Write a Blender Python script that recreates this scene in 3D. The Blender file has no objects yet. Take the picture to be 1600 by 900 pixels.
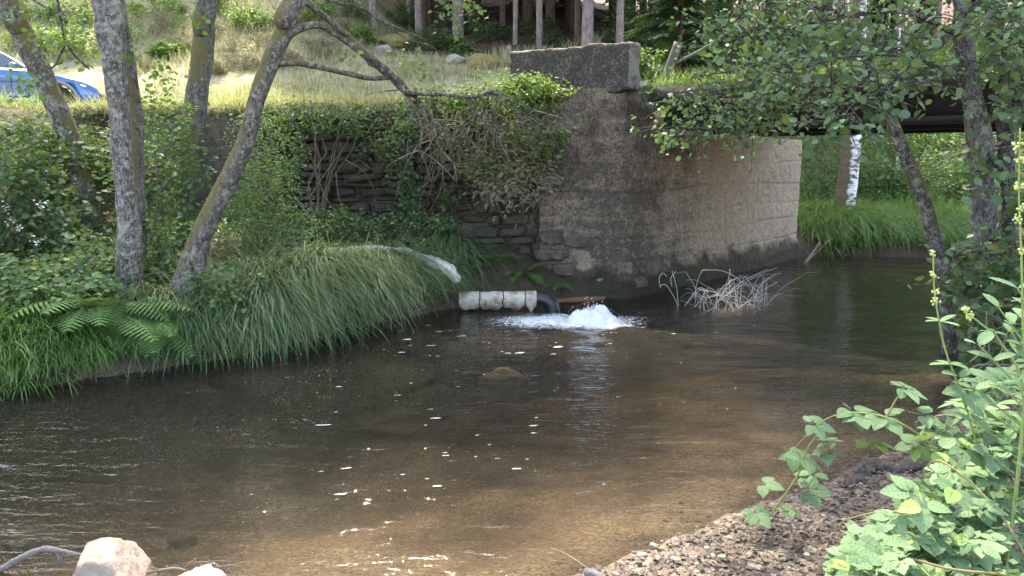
import bpy, math, random
import numpy as np
from mathutils import Vector, Matrix
SC = bpy.context.scene
COL = SC.collection
rng = np.random.default_rng(7)
random.seed(7)
# ------------------------------------------------------------------ camera
W, Hh, FPX, Y0 = 1600.0, 900.0, 1200.0, 250.0
PITCH = math.atan((Hh/2-Y0)/FPX)
CAMZ = 1.75
cam = bpy.data.cameras.new('camera'); camo = bpy.data.objects.new('camera', cam); COL.objects.link(camo)
cam.sensor_width = 36.0; cam.lens = 36.0*FPX/W; cam.clip_start = 0.05; cam.clip_end = 2000
camo.location = (0, 0, CAMZ); camo.rotation_euler = (math.pi/2-PITCH, 0, 0)
SC.camera = camo
# ------------------------------------------------------------------ sky and sun
AZ, EL = math.radians(-14), math.radians(56)
world = bpy.data.worlds.new('World'); SC.world = world; world.use_nodes = True
wn = world.node_tree; bgn = wn.nodes['Background']
sky = wn.nodes.new('ShaderNodeTexSky'); sky.sky_type = 'NISHITA'; sky.sun_disc = False
sky.sun_elevation = EL; sky.sun_rotation = AZ % (2*math.pi); sky.air_density = 1.0; sky.dust_density = 3.0; sky.ozone_density = 1.0
wn.links.new(sky.outputs[0], bgn.inputs[0]); bgn.inputs[1].default_value = 0.15
sun = bpy.data.lights.new('sun', 'SUN'); suno = bpy.data.objects.new('sun', sun); COL.objects.link(suno)
sun.energy = 2.2; sun.angle = math.radians(1.5); sun.color = (1.0, 0.95, 0.86)
SV = Vector((math.sin(AZ)*math.cos(EL), math.cos(AZ)*math.cos(EL), math.sin(EL)))
suno.rotation_euler = (-SV).to_track_quat('-Z', 'Y').to_euler(); suno.location = (0, 0, 30)
vs = SC.view_settings
vs.view_transform = 'Standard'; vs.look = 'None'; vs.gamma = 1.0; vs.use_curve_mapping = False
vs.exposure = 3.05
vs.use_white_balance = True; vs.white_balance_temperature = 7250; vs.white_balance_tint = 9
SC.cycles.use_denoising = True; SC.cycles.adaptive_threshold = 0.02
SC.cycles.max_bounces = 5; SC.cycles.diffuse_bounces = 2; SC.cycles.glossy_bounces = 2
SC.cycles.transparent_max_bounces = 10; SC.cycles.sample_clamp_indirect = 6.0

# ------------------------------------------------------------------ pixel helpers
cp, sp = math.cos(PITCH), math.sin(PITCH)
def ray(px, py):
    u = (px-W/2)/FPX; v = (Hh/2-py)/FPX
    return np.array([u, cp+sp*v, -sp+cp*v])
def atY(px, py, Y):
    d = ray(px, py); t = Y/d[1]
    return np.array([d[0]*t, Y, CAMZ+d[2]*t])
def atZ(px, py, z=0.0):
    d = ray(px, py); t = (z-CAMZ)/d[2]
    return np.array([d[0]*t, d[1]*t, z])
def mpp(Y): return Y/FPX*1.0          # metres per photo pixel at depth Y (near enough)

# ------------------------------------------------------------------ noise in numpy
def hash3(ix, iy, iz):
    n = (ix*374761393 + iy*668265263 + iz*2147483647 + 1274126177) & 0xffffffff
    n = ((n ^ (n >> 13))*1274126177) & 0xffffffff
    return ((n ^ (n >> 16)) & 0xffff)/65535.0
def vnoise(p):
    p = np.asarray(p, float); i = np.floor(p).astype(np.int64); f = p-i; f = f*f*(3-2*f)
    r = 0
    for dx in (0, 1):
        for dy in (0, 1):
            for dz in (0, 1):
                w = (f[..., 0] if dx else 1-f[..., 0])*(f[..., 1] if dy else 1-f[..., 1])*(f[..., 2] if dz else 1-f[..., 2])
                r = r+w*hash3(i[..., 0]+dx, i[..., 1]+dy, i[..., 2]+dz)
    return r*2-1
def fbm(p, o=4):
    p = np.asarray(p, float); r = 0; a = 1.0
    for k in range(o):
        r = r+a*vnoise(p*(2**k)+17.3*k); a *= .5
    return r
def xyz(x, y, z=0): return np.stack(np.broadcast_arrays(x, y, z), -1).astype(float)

# ------------------------------------------------------------------ materials
class N:
    def __init__(s, name):
        s.m = bpy.data.materials.new(name); s.m.use_nodes = True; s.t = s.m.node_tree
        s.t.nodes.clear(); s.out = s.t.nodes.new('ShaderNodeOutputMaterial')
    def n(s, typ, **kw):
        nd = s.t.nodes.new(typ)
        for k, v in kw.items():
            if k.startswith('i_'):
                key = k[2:]; key = int(key) if key.isdigit() else key.replace('_', ' ')
                s.set(nd.inputs[key], v)
            else: setattr(nd, k, v)
        return nd
    def set(s, inp, v):
        if isinstance(v, bpy.types.NodeSocket): s.t.links.new(v, inp)
        elif isinstance(v, bpy.types.Node): s.t.links.new(v.outputs[0], inp)
        elif isinstance(v, (tuple, list)) and len(v) == 3 and inp.type == 'RGBA': inp.default_value = (*v, 1)
        else: inp.default_value = v
    def coord(s, kind='Object', scale=(1, 1, 1)):
        c = s.n('ShaderNodeTexCoord'); m = s.n('ShaderNodeMapping'); s.set(m.inputs[0], c.outputs[kind]); m.inputs['Scale'].default_value = scale
        return m.outputs[0]
    def pos(s, scale=(1, 1, 1)):
        c = s.n('ShaderNodeNewGeometry'); m = s.n('ShaderNodeMapping'); s.set(m.inputs[0], c.outputs['Position']); m.inputs['Scale'].default_value = scale
        return m.outputs[0]
    def noise(s, vec, scale=5, detail=4, rough=.6, dist=0):
        return s.n('ShaderNodeTexNoise', i_Vector=vec, i_Scale=scale, i_Detail=detail, i_Roughness=rough, i_Distortion=dist).outputs[0]
    def voro(s, vec, scale=5, feat='F1', rnd=1.0, out=0):
        return s.n('ShaderNodeTexVoronoi', feature=feat, i_Vector=vec, i_Scale=scale, i_Randomness=rnd).outputs[out]
    def ramp(s, fac, stops, interp='LINEAR'):
        r = s.n('ShaderNodeValToRGB'); r.color_ramp.interpolation = interp
        e = r.color_ramp.elements
        while len(e) < len(stops): e.new(.5)
        for q, (p, c) in zip(e, stops):
            q.position = p; q.color = (c, c, c, 1) if isinstance(c, (int, float)) else (*c, 1)
        s.set(r.inputs[0], fac); return r.outputs[0]
    def mix(s, f, a, b, blend='MIX'):
        m = s.n('ShaderNodeMix', data_type='RGBA', blend_type=blend); m.clamp_factor = True
        s.set(m.inputs[0], f); s.set(m.inputs[6], a); s.set(m.inputs[7], b); return m.outputs[2]
    def math(s, op, a, b=0.0, c=None):
        m = s.n('ShaderNodeMath', operation=op); s.set(m.inputs[0], a); s.set(m.inputs[1], b)
        if c is not None: s.set(m.inputs[2], c)
        return m.outputs[0]
    def bump(s, h, dist=.01, st=1.0):
        return s.n('ShaderNodeBump', i_Height=h, i_Distance=dist, i_Strength=st).outputs[0]
    def pbr(s, col, rough=.8, normal=None, spec=.3, metal=0, **kw):
        b = s.n('ShaderNodeBsdfPrincipled'); s.set(b.inputs['Base Color'], col); s.set(b.inputs['Roughness'], rough)
        b.inputs['Specular IOR Level'].default_value = spec; b.inputs['Metallic'].default_value = metal
        if normal is not None: s.set(b.inputs['Normal'], normal)
        for k, v in kw.items(): s.set(b.inputs[k.replace('_', ' ')], v)
        return b.outputs[0]
    def done(s, sh): s.t.links.new(sh, s.out.inputs[0]); return s.m
MATS = {}
def attr(kk, nm): return kk.n('ShaderNodeAttribute', attribute_name=nm).outputs['Fac']
def leaf_mat(name, c1, c2, trans=.28, rough=.6, spec=.2, dead=None, deadp=.96, veins=False):
    k = N(name)
    g = k.n('ShaderNodeNewGeometry'); oi = k.n('ShaderNodeObjectInfo')
    r = k.math('FRACT', k.math('ADD', g.outputs['Random Per Island'], oi.outputs['Random']))
    nz = k.noise(k.pos(), 1.7, 2)
    f = k.math('ADD', k.math('MULTIPLY', r, .65), k.math('MULTIPLY', k.math('SUBTRACT', nz, .3), .8))
    col = k.mix(f, c1, c2)
    if dead: col = k.mix(k.math('GREATER_THAN', r, deadp), col, dead)
    nrm = None
    if veins:
        u = k.math('ABSOLUTE', attr(k, 'leaf_u')); v_ = attr(k, 'leaf_v')
        sv = k.math('ABSOLUTE', k.math('SUBTRACT', k.math('FRACT', k.math('MULTIPLY', k.math('SUBTRACT', v_, k.math('MULTIPLY', u, .16)), 7.0)), .5))
        vm = k.math('MAXIMUM', k.ramp(sv, [(0, .8), (.10, 0)]), k.ramp(u, [(.03, 1), (.09, 0)]))
        blot = k.ramp(k.noise(k.pos(), 38, 3), [(.60, 0), (.72, .5)])
        col = k.mix(k.math('MULTIPLY', vm, .35), col, tuple(min(1, x*1.8) for x in c2)); col = k.mix(blot, col, tuple(x*.7 for x in c1))
        nrm = k.bump(k.math('SUBTRACT', k.noise(k.pos(), 60, 2), vm), .003, .8)
    a = k.pbr(col, rough, nrm, spec=spec)
    t = k.n('ShaderNodeBsdfTranslucent'); k.set(t.inputs[0], k.mix(.5, col, (.25, .38, .04), 'MIX'))
    ms = k.n('ShaderNodeMixShader'); ms.inputs[0].default_value = trans
    k.t.links.new(a, ms.inputs[1]); k.t.links.new(t.outputs[0], ms.inputs[2])
    MATS[name] = k.done(ms.outputs[0]); return MATS[name]
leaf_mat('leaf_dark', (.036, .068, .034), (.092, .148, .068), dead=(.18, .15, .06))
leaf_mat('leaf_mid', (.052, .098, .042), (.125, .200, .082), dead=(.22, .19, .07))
leaf_mat('leaf_light', (.075, .140, .035), (.170, .260, .070))
leaf_mat('leaf_alder', (.048, .085, .046), (.135, .205, .095), rough=.45, spec=.35, dead=(.18, .22, .03), deadp=.94, veins=True)
leaf_mat('leaf_bramble', (.085, .150, .070), (.165, .255, .125), trans=.2, rough=.55, dead=(.22, .33, .09), deadp=.96, veins=True)
leaf_mat('leaf_privet', (.100, .180, .080), (.185, .290, .130), trans=.22, rough=.5, veins=True)
leaf_mat('sedge', (.045, .095, .038), (.215, .285, .135), trans=.25, rough=.45, dead=(.32, .28, .15), deadp=.94)
leaf_mat('sedge_light', (.085, .175, .045), (.175, .285, .085), trans=.3, rough=.45)
leaf_mat('fern', (.060, .135, .035), (.125, .225, .065), trans=.3)
leaf_mat('dry_grass', (.230, .225, .110), (.500, .420, .290), trans=.3, rough=.7)
leaf_mat('green_grass', (.085, .160, .035), (.220, .300, .080), trans=.3, rough=.6)
leaf_mat('dry_shrub', (.150, .130, .085), (.330, .270, .190), trans=.15, rough=.8)
leaf_mat('needle', (.022, .050, .022), (.060, .105, .045), trans=.12)
leaf_mat('broom', (.070, .110, .035), (.190, .190, .070), trans=.2)
leaf_mat('litter', (.052, .040, .032), (.175, .135, .108), trans=.05, rough=.8, dead=(.30, .24, .18), deadp=.96)
leaf_mat('yellow_leaf', (.26, .24, .08), (.34, .27, .10), trans=.2)
def simple(name, col, rough=.7, spec=.3, metal=0, nscale=6, var=.35, bscale=40, bd=.004):
    k = N(name); v = k.coord()
    n1 = k.noise(v, nscale, 4); c = k.mix(n1, tuple(x*(1-var) for x in col), tuple(min(1, x*(1+var)) for x in col))
    MATS[name] = k.done(k.pbr(c, rough, k.bump(k.noise(v, bscale, 3), bd), spec, metal)); return MATS[name]
def bark(name, dark, light, lichen=.5, moss=.0, mossdir=(-1, 0, .2), stretch=.45, white=(.36, .35, .31)):
    k = N(name); v = k.coord(scale=(1, 1, stretch))
    vw = k.pos()
    n1 = k.noise(v, 16, 6, .7, .4); n2 = k.noise(v, 70, 4, .75)
    fis = k.noise(k.coord(scale=(1, 1, stretch*.7)), 38, 4, .7, 1.2)
    col = k.mix(k.ramp(n1, [(.34, 0), (.66, 1)]), dark, light)
    col = k.mix(k.ramp(fis, [(.38, .85), (.52, 0)]), col, tuple(x*.4 for x in dark))
    col = k.mix(k.ramp(n2, [(.55, 0), (.66, .6)]), col, tuple(min(.6, x*1.9) for x in light))
    lm = k.math('MULTIPLY', k.ramp(k.noise(k.coord(), 24, 6, .75), [(.53, 0), (.60, 1)]), lichen)
    col = k.mix(lm, col, white)
    if lichen > .5: col = k.mix(k.ramp(k.noise(k.coord(), 7, 6, .7, .6), [(.54, 0), (.62, .6)]), col, (.33, .33, .26))
    if moss > 0:
        g = k.n('ShaderNodeNewGeometry'); dt = k.n('ShaderNodeVectorMath', operation='DOT_PRODUCT')
        k.set(dt.inputs[0], g.outputs['Normal']); dt.inputs[1].default_value = Vector(mossdir).normalized()
        mm = k.math('ADD', k.math('MULTIPLY', dt.outputs['Value'], .13), k.math('ADD', k.math('MULTIPLY', k.noise(k.coord(), 2.6, 5, .6), .75), k.math('MULTIPLY', k.noise(k.coord(), 22, 4, .7), .25)))
        mk = k.ramp(mm, [(.68-.28*moss, 0), (.80-.28*moss, .95)])
        mc = k.mix(k.noise(vw, 60, 3), (.075, .062, .025), (.200, .165, .070))
        col = k.mix(mk, col, mc)
    h = k.math('ADD', k.math('MULTIPLY', fis, .7), k.math('ADD', k.math('MULTIPLY', n1, .6), k.math('MULTIPLY', n2, .5)))
    MATS[name] = k.done(k.pbr(col, .9, k.bump(h, .018, 1), .15)); return MATS[name]
bark('bark_lichen', (.045, .037, .031), (.165, .140, .120), .6, .42, (1, -.2, .2))
bark('bark_grey', (.058, .048, .042), (.220, .188, .168), .65, .22, (1, .3, 0))
bark('bark_moss', (.060, .050, .040), (.190, .170, .150), .45, .66, (-.6, -.7, .2))
bark('bark_mossleft', (.048, .040, .034), (.185, .158, .138), .60, .62, (-1, -.35, .4))
bark('bark_dark', (.025, .021, .019), (.105, .090, .082), .35, 0)
bark('bark_alder', (.050, .045, .040), (.190, .172, .155), .55, 0)
bark('bark_twig', (.030, .026, .022), (.110, .095, .080), .55, 0)
bark('bark_pine', (.150, .105, .090), (.360, .290, .265), .30, 0, stretch=.25)
bark('bark_pinedark', (.055, .035, .028), (.150, .095, .075), .10, 0, stretch=.25)
k = N('bark_birch'); v = k.coord(scale=(1, 1, 3.0))
pk = k.ramp(k.noise(v, 5, 5, .7), [(.46, 0), (.56, 1)])
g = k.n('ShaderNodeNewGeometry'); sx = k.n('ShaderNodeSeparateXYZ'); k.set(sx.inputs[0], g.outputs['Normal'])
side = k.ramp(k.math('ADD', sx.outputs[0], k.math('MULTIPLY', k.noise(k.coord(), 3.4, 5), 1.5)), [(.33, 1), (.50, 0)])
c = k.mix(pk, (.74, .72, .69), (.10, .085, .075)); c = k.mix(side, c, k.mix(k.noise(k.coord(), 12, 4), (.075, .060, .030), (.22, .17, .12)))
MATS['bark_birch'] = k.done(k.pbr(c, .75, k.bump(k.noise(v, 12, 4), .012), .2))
simple('dead_twig', (.42, .39, .36), .8, nscale=14)
simple('brown_twig', (.17, .125, .095), .85, nscale=14)
simple('stem_green', (.20, .26, .08), .6, nscale=8)
simple('stem_red', (.22, .17, .08), .6, nscale=8)
simple('driftwood', (.20, .175, .16), .85, nscale=16, var=.5, bscale=90, bd=.02)
simple('rotten_wood', (.085, .070, .060), .8, nscale=22, var=.8, bscale=70, bd=.03)
simple('post_concrete', (.125, .115, .10), .9, nscale=9, bscale=60)
simple('rust_steel', (.030, .024, .021), .8, nscale=7, var=.5)
simple('deck_concrete', (.075, .066, .060), .9, nscale=3, var=.5, bscale=25, bd=.01)
simple('cord', (.035, .032, .03), .8)
simple('rubber', (.018, .018, .02), .38, spec=.5)
simple('moss_ochre', (.21, .165, .060), .95, nscale=9, var=.55, bscale=60, bd=.02)
simple('pale_rock', (.28, .25, .21), .85, nscale=5, bscale=30, bd=.02)
simple('grey_stone', (.19, .16, .14), .8, nscale=10)
simple('flower_white', (.75, .74, .68), .7)
simple('flower_green', (.42, .46, .16), .7)
def rock_mat(name, a, b, vein):
    k = N(name); v = k.coord()
    n1 = k.noise(v, 6, 6, .65, .4); n2 = k.noise(v, 30, 4, .7)
    c = k.mix(k.ramp(n1, [(.35, 0), (.65, 1)]), a, b)
    c = k.mix(k.ramp(k.noise(v, 11, 5, .7, 1.5), [(.56, 0), (.63, 1)]), c, vein)
    c = k.mix(k.ramp(k.voro(v, 7, 'DISTANCE_TO_EDGE'), [(0, .25), (.012, 0)]), c, (.16, .10, .07))
    MATS[name] = k.done(k.pbr(c, .75, k.bump(k.math('ADD', n1, k.math('MULTIPLY', n2, .4)), .02), .3)); return MATS[name]
rock_mat('rock_pink', (.22, .160, .125), (.34, .28, .23), (.19, .115, .08))
rock_mat('rock_bed', (.11, .09, .055), (.17, .14, .09), (.08, .065, .045))
rock_mat('wall_stone', (.050, .040, .031), (.130, .102, .078), (.040, .044, .026))
rock_mat('wall_stone_tan', (.15, .115, .075), (.27, .215, .150), (.06, .05, .035))
# concrete of the abutment
k = N('concrete'); p = k.pos()
big = k.noise(p, 1.1, 5, .6, .5); mid = k.noise(p, 6, 6, .72); fine = k.noise(p, 30, 5, .78); spk = k.noise(p, 75, 3, .7); hor = k.noise(k.pos((.35, .35, 2.2)), 2.6, 5, .65, .4)
base = k.mix(mid, (.350, .262, .188), (.620, .480, .350))
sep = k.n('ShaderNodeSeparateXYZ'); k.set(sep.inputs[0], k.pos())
end_skylight = k.ramp(k.math('MULTIPLY', sep.outputs[0], .2), [(.40, 0), (.90, .44)])       # stain thinned upstream, painting in the skylight on that end
st = k.math('SUBTRACT', k.math('ADD', k.math('ADD', k.math('MULTIPLY', big, .28), k.math('MULTIPLY', hor, .26)), k.math('ADD', k.math('MULTIPLY', mid, .24), k.math('MULTIPLY', fine, .32))), end_skylight)
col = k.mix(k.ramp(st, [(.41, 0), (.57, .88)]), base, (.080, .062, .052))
col = k.mix(k.ramp(fine, [(.50, 0), (.60, .55)]), col, (.070, .058, .052))
col = k.mix(k.ramp(k.noise(p, 17, 5, .75), [(.55, 0), (.66, .6)]), col, (.42, .34, .275))
col = k.mix(k.ramp(k.noise(k.pos((3.2, 3.2, .35)), 2.4, 5, .65), [(.58, 0), (.74, .35)]), col, (.060, .048, .040))
col = k.mix(k.ramp(spk, [(.56, 0), (.63, .85)]), col, (.045, .036, .032))
wet = k.math('ADD', sep.outputs[2], k.math('MULTIPLY', k.noise(p, 3, 4), -.55))
col = k.mix(k.ramp(wet, [(-.05, .9), (.16, 0)]), col, (.042, .038, .024))
hb = k.math('ADD', k.math('MULTIPLY', mid, .8), k.math('ADD', k.math('MULTIPLY', fine, .7), k.math('MULTIPLY', spk, .4)))
MATS['concrete'] = k.done(k.pbr(col, .92, k.bump(hb, .04, 1), .15))
# parapet: lichen blackened
k = N('parapet_concrete'); p = k.pos()
fine = k.noise(p, 34, 6, .78); mid = k.noise(p, 5, 5, .65); spk = k.voro(p, 60)
base = k.mix(mid, (.22, .18, .15), (.38, .33, .285))
col = k.mix(k.ramp(k.math('ADD', k.math('MULTIPLY', fine, .8), k.math('MULTIPLY', mid, .25)), [(.36, 0), (.52, .93)]), base, (.050, .044, .040))
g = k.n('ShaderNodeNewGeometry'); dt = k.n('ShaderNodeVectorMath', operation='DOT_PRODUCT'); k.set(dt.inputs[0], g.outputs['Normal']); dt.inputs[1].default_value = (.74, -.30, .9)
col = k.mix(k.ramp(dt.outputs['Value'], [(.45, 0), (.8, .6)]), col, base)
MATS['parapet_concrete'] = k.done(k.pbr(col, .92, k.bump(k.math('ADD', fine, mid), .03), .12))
# ground
k = N('ground'); p = k.pos()
def attr(kk, nm): return kk.n('ShaderNodeAttribute', attribute_name=nm).outputs['Fac']
n1 = k.noise(p, 1.6, 5, .6); n2 = k.noise(p, 9, 5, .65); n3 = k.noise(p, 45, 4, .7); vo = k.voro(p, 38, out=1); ved = k.voro(p, 38, 'DISTANCE_TO_EDGE')
soil = k.mix(n2, (.035, .027, .019), (.110, .085, .058))
sepv = k.n('ShaderNodeSeparateColor'); k.set(sepv.inputs[0], vo)
peb = k.mix(sepv.outputs[0], (.115, .086, .066), (.290, .230, .180)); peb = k.mix(k.ramp(n2, [(.45, 0), (.65, .75)]), peb, (.080, .058, .045))
sand = k.mix(k.ramp(n1, [(.35, 0), (.65, 1)]), (.150, .122, .092), (.255, .208, .158)); sand = k.mix(k.ramp(n3, [(.40, .9), (.60, 0)]), sand, (.110, .070, .040))
sand = k.mix(k.ramp(k.noise(p, 3.5, 5, .7, .8), [(.50, 0), (.66, .7)]), sand, (.075, .052, .032))
grs = k.mix(k.ramp(n1, [(.4, 0), (.62, 1)]), (.22, .22, .10), (.46, .38, .27)); grs = k.mix(k.math('MULTIPLY', n3, .5), grs, (.12, .12, .05))
fst = k.mix(n2, (.055, .035, .026), (.120, .078, .058)); fst = k.mix(n3, fst, (.07, .04, .025))
col = k.mix(attr(k, 'gravel'), soil, peb); col = k.mix(attr(k, 'bed'), col, sand); col = k.mix(attr(k, 'grass'), col, grs); col = k.mix(attr(k, 'forest'), col, fst)
hb = k.math('ADD', k.math('MULTIPLY', n2, .6), k.math('ADD', k.math('MULTIPLY', n3, .5), k.math('MULTIPLY', k.ramp(ved, [(0, 0), (.3, 1)]), .4)))
MATS['ground'] = k.done(k.pbr(col, .9, k.bump(hb, .02), .2))
k = N('track'); p = k.pos()
MATS['track'] = k.done(k.pbr(k.mix(k.noise(p, 3, 5), (.24, .21, .16), (.40, .36, .28)), .95, k.bump(k.noise(p, 30, 4), .02)))
# water
k = N('water')
pw = k.pos((1, 2.6, 1)); pa = k.pos((.55, 1.9, 1))
rp = k.math('ADD', k.math('MULTIPLY', k.noise(pa, 3.0, 3, .55, .6), 1.0), k.math('ADD', k.math('MULTIPLY', k.noise(pw, 9, 3, .6, .5), .42), k.math('MULTIPLY', k.noise(k.pos((1, 1.8, 1)), 30, 2, .5), .05)))
bmp = k.bump(rp, .016, 1.0)
fr = k.n('ShaderNodeFresnel', i_IOR=1.333, i_Normal=bmp)
tr = k.n('ShaderNodeBsdfTransparent'); tr.inputs[0].default_value = (.94, .90, .82, 1)
gl = k.n('ShaderNodeBsdfGlossy', i_Roughness=.035, i_Normal=bmp); gl.inputs[0].default_value = (1, 1, 1, 1)
df_ = k.n('ShaderNodeBsdfDiffuse'); df_.inputs[0].default_value = (.095, .084, .068, 1)      # fine suspended silt
m0 = k.n('ShaderNodeMixShader'); m0.inputs[0].default_value = .17; k.t.links.new(tr.outputs[0], m0.inputs[1]); k.t.links.new(df_.outputs[0], m0.inputs[2]); tr = m0
ms = k.n('ShaderNodeMixShader'); k.set(ms.inputs[0], k.math('MULTIPLY', fr.outputs[0], 1.0))
k.t.links.new(tr.outputs[0], ms.inputs[1]); k.t.links.new(gl.outputs[0], ms.inputs[2])
k.t.links.new(ms.outputs[0], k.out.inputs['Surface'])
va = k.n('ShaderNodeVolumeAbsorption', i_Density=2.8); va.inputs[0].default_value = (.60, .58, .52, 1)
k.t.links.new(va.outputs[0], k.out.inputs['Volume'])
MATS['water'] = k.m
k = N('foam_sheet'); p = k.pos((1, 1.6, 1))
f = k.noise(p, 26, 5, .75, .8); al = attr(k, 'dens')
th = k.ramp(k.math('ADD', k.math('MULTIPLY', k.math('SUBTRACT', f, .5), 3.4), k.math('SUBTRACT', k.math('MULTIPLY', al, 1.15), .42)), [(0, 0), (.28, .95)])
a = k.pbr((.80, .82, .86), .35, k.bump(k.noise(p, 60, 3), .01), .5); t = k.n('ShaderNodeBsdfTransparent'); ms = k.n('ShaderNodeMixShader')
k.set(ms.inputs[0], th); k.t.links.new(t.outputs[0], ms.inputs[1]); k.t.links.new(a, ms.inputs[2]); MATS['foam_sheet'] = k.done(ms.outputs[0])
k = N('white_water'); v = k.coord()
MATS['white_water'] = k.done(k.pbr(k.mix(k.noise(v, 26, 4, .7), (.62, .66, .72), (.92, .93, .95)), .3, k.bump(k.noise(v, 40, 4, .7), .03), .5, Subsurface_Weight=.2))
simple('foam_glint', (.50, .51, .52), .5, var=.3)
k = N('wrap_cloth'); v = k.coord()
c = k.mix(k.ramp(k.noise(v, 7, 5, .65), [(.42, 0), (.62, 1)]), (.50, .45, .39), (.22, .155, .10))
MATS['wrap_cloth'] = k.done(k.pbr(c, .8, k.bump(k.noise(k.coord(scale=(1, 4, 4)), 9, 4), .03), .2))
k = N('white_sheet'); v = k.coord()
c = k.mix(k.ramp(k.noise(v, 9, 5, .7), [(.60, 0), (.70, .5)]), (.60, .585, .555), (.20, .20, .15))
MATS['white_sheet'] = k.done(k.pbr(c, .9, k.bump(k.noise(v, 16, 4), .03), .1))
# car
k = N('car_paint'); MATS['car_paint'] = k.done(k.pbr((.018, .095, .31), .25, None, .6, 0, Coat_Weight=1.0, Coat_Roughness=.05))
k = N('car_glass'); MATS['car_glass'] = k.done(k.pbr((.05, .06, .07), .05, None, .8, 0, Coat_Weight=1.0))
k = N('car_black'); MATS['car_black'] = k.done(k.pbr((.022, .022, .024), .6))
k = N('car_grey'); MATS['car_grey'] = k.done(k.pbr((.20, .21, .23), .5))
k = N('chrome'); MATS['chrome'] = k.done(k.pbr((.75, .76, .78), .25, None, .5, 1))
k = N('lamp_glass'); MATS['lamp_glass'] = k.done(k.pbr((.72, .74, .76), .1, None, .8))
k = N('tyre'); MATS['tyre'] = k.done(k.pbr((.020, .020, .021), .85))

# ------------------------------------------------------------------ mesh helpers
def mesh_obj(name, V, F, mat=None, parent=None, base=None, smooth=False, uvattr=None):
    V = np.asarray(V, np.float32).reshape(-1, 3)
    if base is not None: V = V-np.asarray(base, np.float32)
    me = bpy.data.meshes.new(name)
    if not isinstance(F, list): F = [F]
    F = [np.asarray(f, np.int32) for f in F if len(f)]
    nl = sum(f.size for f in F); nf = sum(len(f) for f in F)
    me.vertices.add(len(V)); me.vertices.foreach_set('co', V.ravel())
    me.loops.add(nl); me.polygons.add(nf)
    me.loops.foreach_set('vertex_index', np.concatenate([f.ravel() for f in F]))
    st = []; o = 0
    for f in F:
        st.append(o+np.arange(len(f))*f.shape[1]); o += f.size
    me.polygons.foreach_set('loop_start', np.concatenate(st).astype(np.int32))
    if smooth: me.polygons.foreach_set('use_smooth', np.ones(nf, bool))
    me.update(calc_edges=True); me.validate()
    if mat: me.materials.append(MATS[mat])
    o = bpy.data.objects.new(name, me); COL.objects.link(o)
    if parent is not None: o.parent = parent
    return o
def tag(o, label=None, cat=None, group=None, kind=None):
    if label: o['label'] = label
    if cat: o['category'] = cat
    if group: o['group'] = group
    if kind: o['kind'] = kind
    return o
def thing(name, label, cat, loc, group=None):
    o = bpy.data.objects.new(name, None); COL.objects.link(o); o.location = tuple(float(c) for c in loc); o.empty_display_size = .1
    return tag(o, label, cat, group)
class MB:                                   # collects pieces into one mesh
    def __init__(s): s.V = []; s.F = []; s.n = 0
    def add(s, V, F):
        V = np.asarray(V, float).reshape(-1, 3)
        if not isinstance(F, list): F = [F]
        s.V.append(V); s.F += [np.asarray(f)+s.n for f in F if len(f)]; s.n += len(V); return s
    def build(s, name, mat, parent=None, base=None, smooth=False):
        return mesh_obj(name, np.concatenate(s.V), s.F, mat, parent, base, smooth)
def smooth_path(P, R, m=6):
    P = np.asarray(P, float); R = np.asarray(R, float); n = len(P)
    if n < 3: m = max(m, 3)
    out, ro = [], []
    for i in range(n-1):
        p0, p1, p2, p3 = P[max(i-1, 0)], P[i], P[i+1], P[min(i+2, n-1)]
        for j in range(m):
            t = j/m
            out.append(.5*((2*p1)+(-p0+p2)*t+(2*p0-5*p1+4*p2-p3)*t*t+(-p0+3*p1-3*p2+p3)*t**3)); ro.append(R[i]*(1-t)+R[i+1]*t)
    out.append(P[-1]); ro.append(R[-1]); return np.array(out), np.array(ro)
def tube(P, R, n=8, m=0, rough=0.0, freq=6.0, cap=True):
    P = np.asarray(P, float); R = np.broadcast_to(np.asarray(R, float), (len(P),))
    if m: P, R = smooth_path(P, R, m)
    T = np.gradient(P, axis=0); T /= np.linalg.norm(T, axis=1)[:, None]+1e-9
    a = np.array([0, 0, 1.]) if abs(T[0][2]) < .9 else np.array([1., 0, 0])
    u = np.cross(T[0], a); u /= np.linalg.norm(u); U = [u]
    for i in range(1, len(P)):
        u = U[-1]-T[i]*np.dot(U[-1], T[i]); u /= np.linalg.norm(u)+1e-9; U.append(u)
    U = np.array(U); Wv = np.cross(T, U)
    th = np.arange(n)/n*2*math.pi
    ring = U[:, None, :]*np.cos(th)[None, :, None]+Wv[:, None, :]*np.sin(th)[None, :, None]
    rr = R[:, None]*np.ones(n)
    if rough:
        q = P[:, None, :]+ring*R[:, None, None]
        rr = rr*(1+rough*fbm(q*freq+3.1, 3))
    V = (P[:, None, :]+ring*rr[:, :, None]).reshape(-1, 3)
    i = np.arange(len(P)-1)[:, None]; j = np.arange(n)[None, :]; j2 = (j+1) % n
    F = np.stack([i*n+j, i*n+j2, (i+1)*n+j2, (i+1)*n+j], -1).reshape(-1, 4)
    Fs = [F]
    if cap: Fs += [np.array([list(range(n))[::-1]]), np.array([[(len(P)-1)*n+q for q in range(n)]])]
    return V, Fs
def box(c, s, R=None):
    x = np.array([[-1, -1, -1], [1, -1, -1], [1, 1, -1], [-1, 1, -1], [-1, -1, 1], [1, -1, 1], [1, 1, 1], [-1, 1, 1]], float)*np.array(s)/2
    if R is not None: x = x@np.array(R).T
    return x+np.array(c), np.array([[0, 3, 2, 1], [4, 5, 6, 7], [0, 1, 5, 4], [1, 2, 6, 5], [2, 3, 7, 6], [3, 0, 4, 7]])
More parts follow.
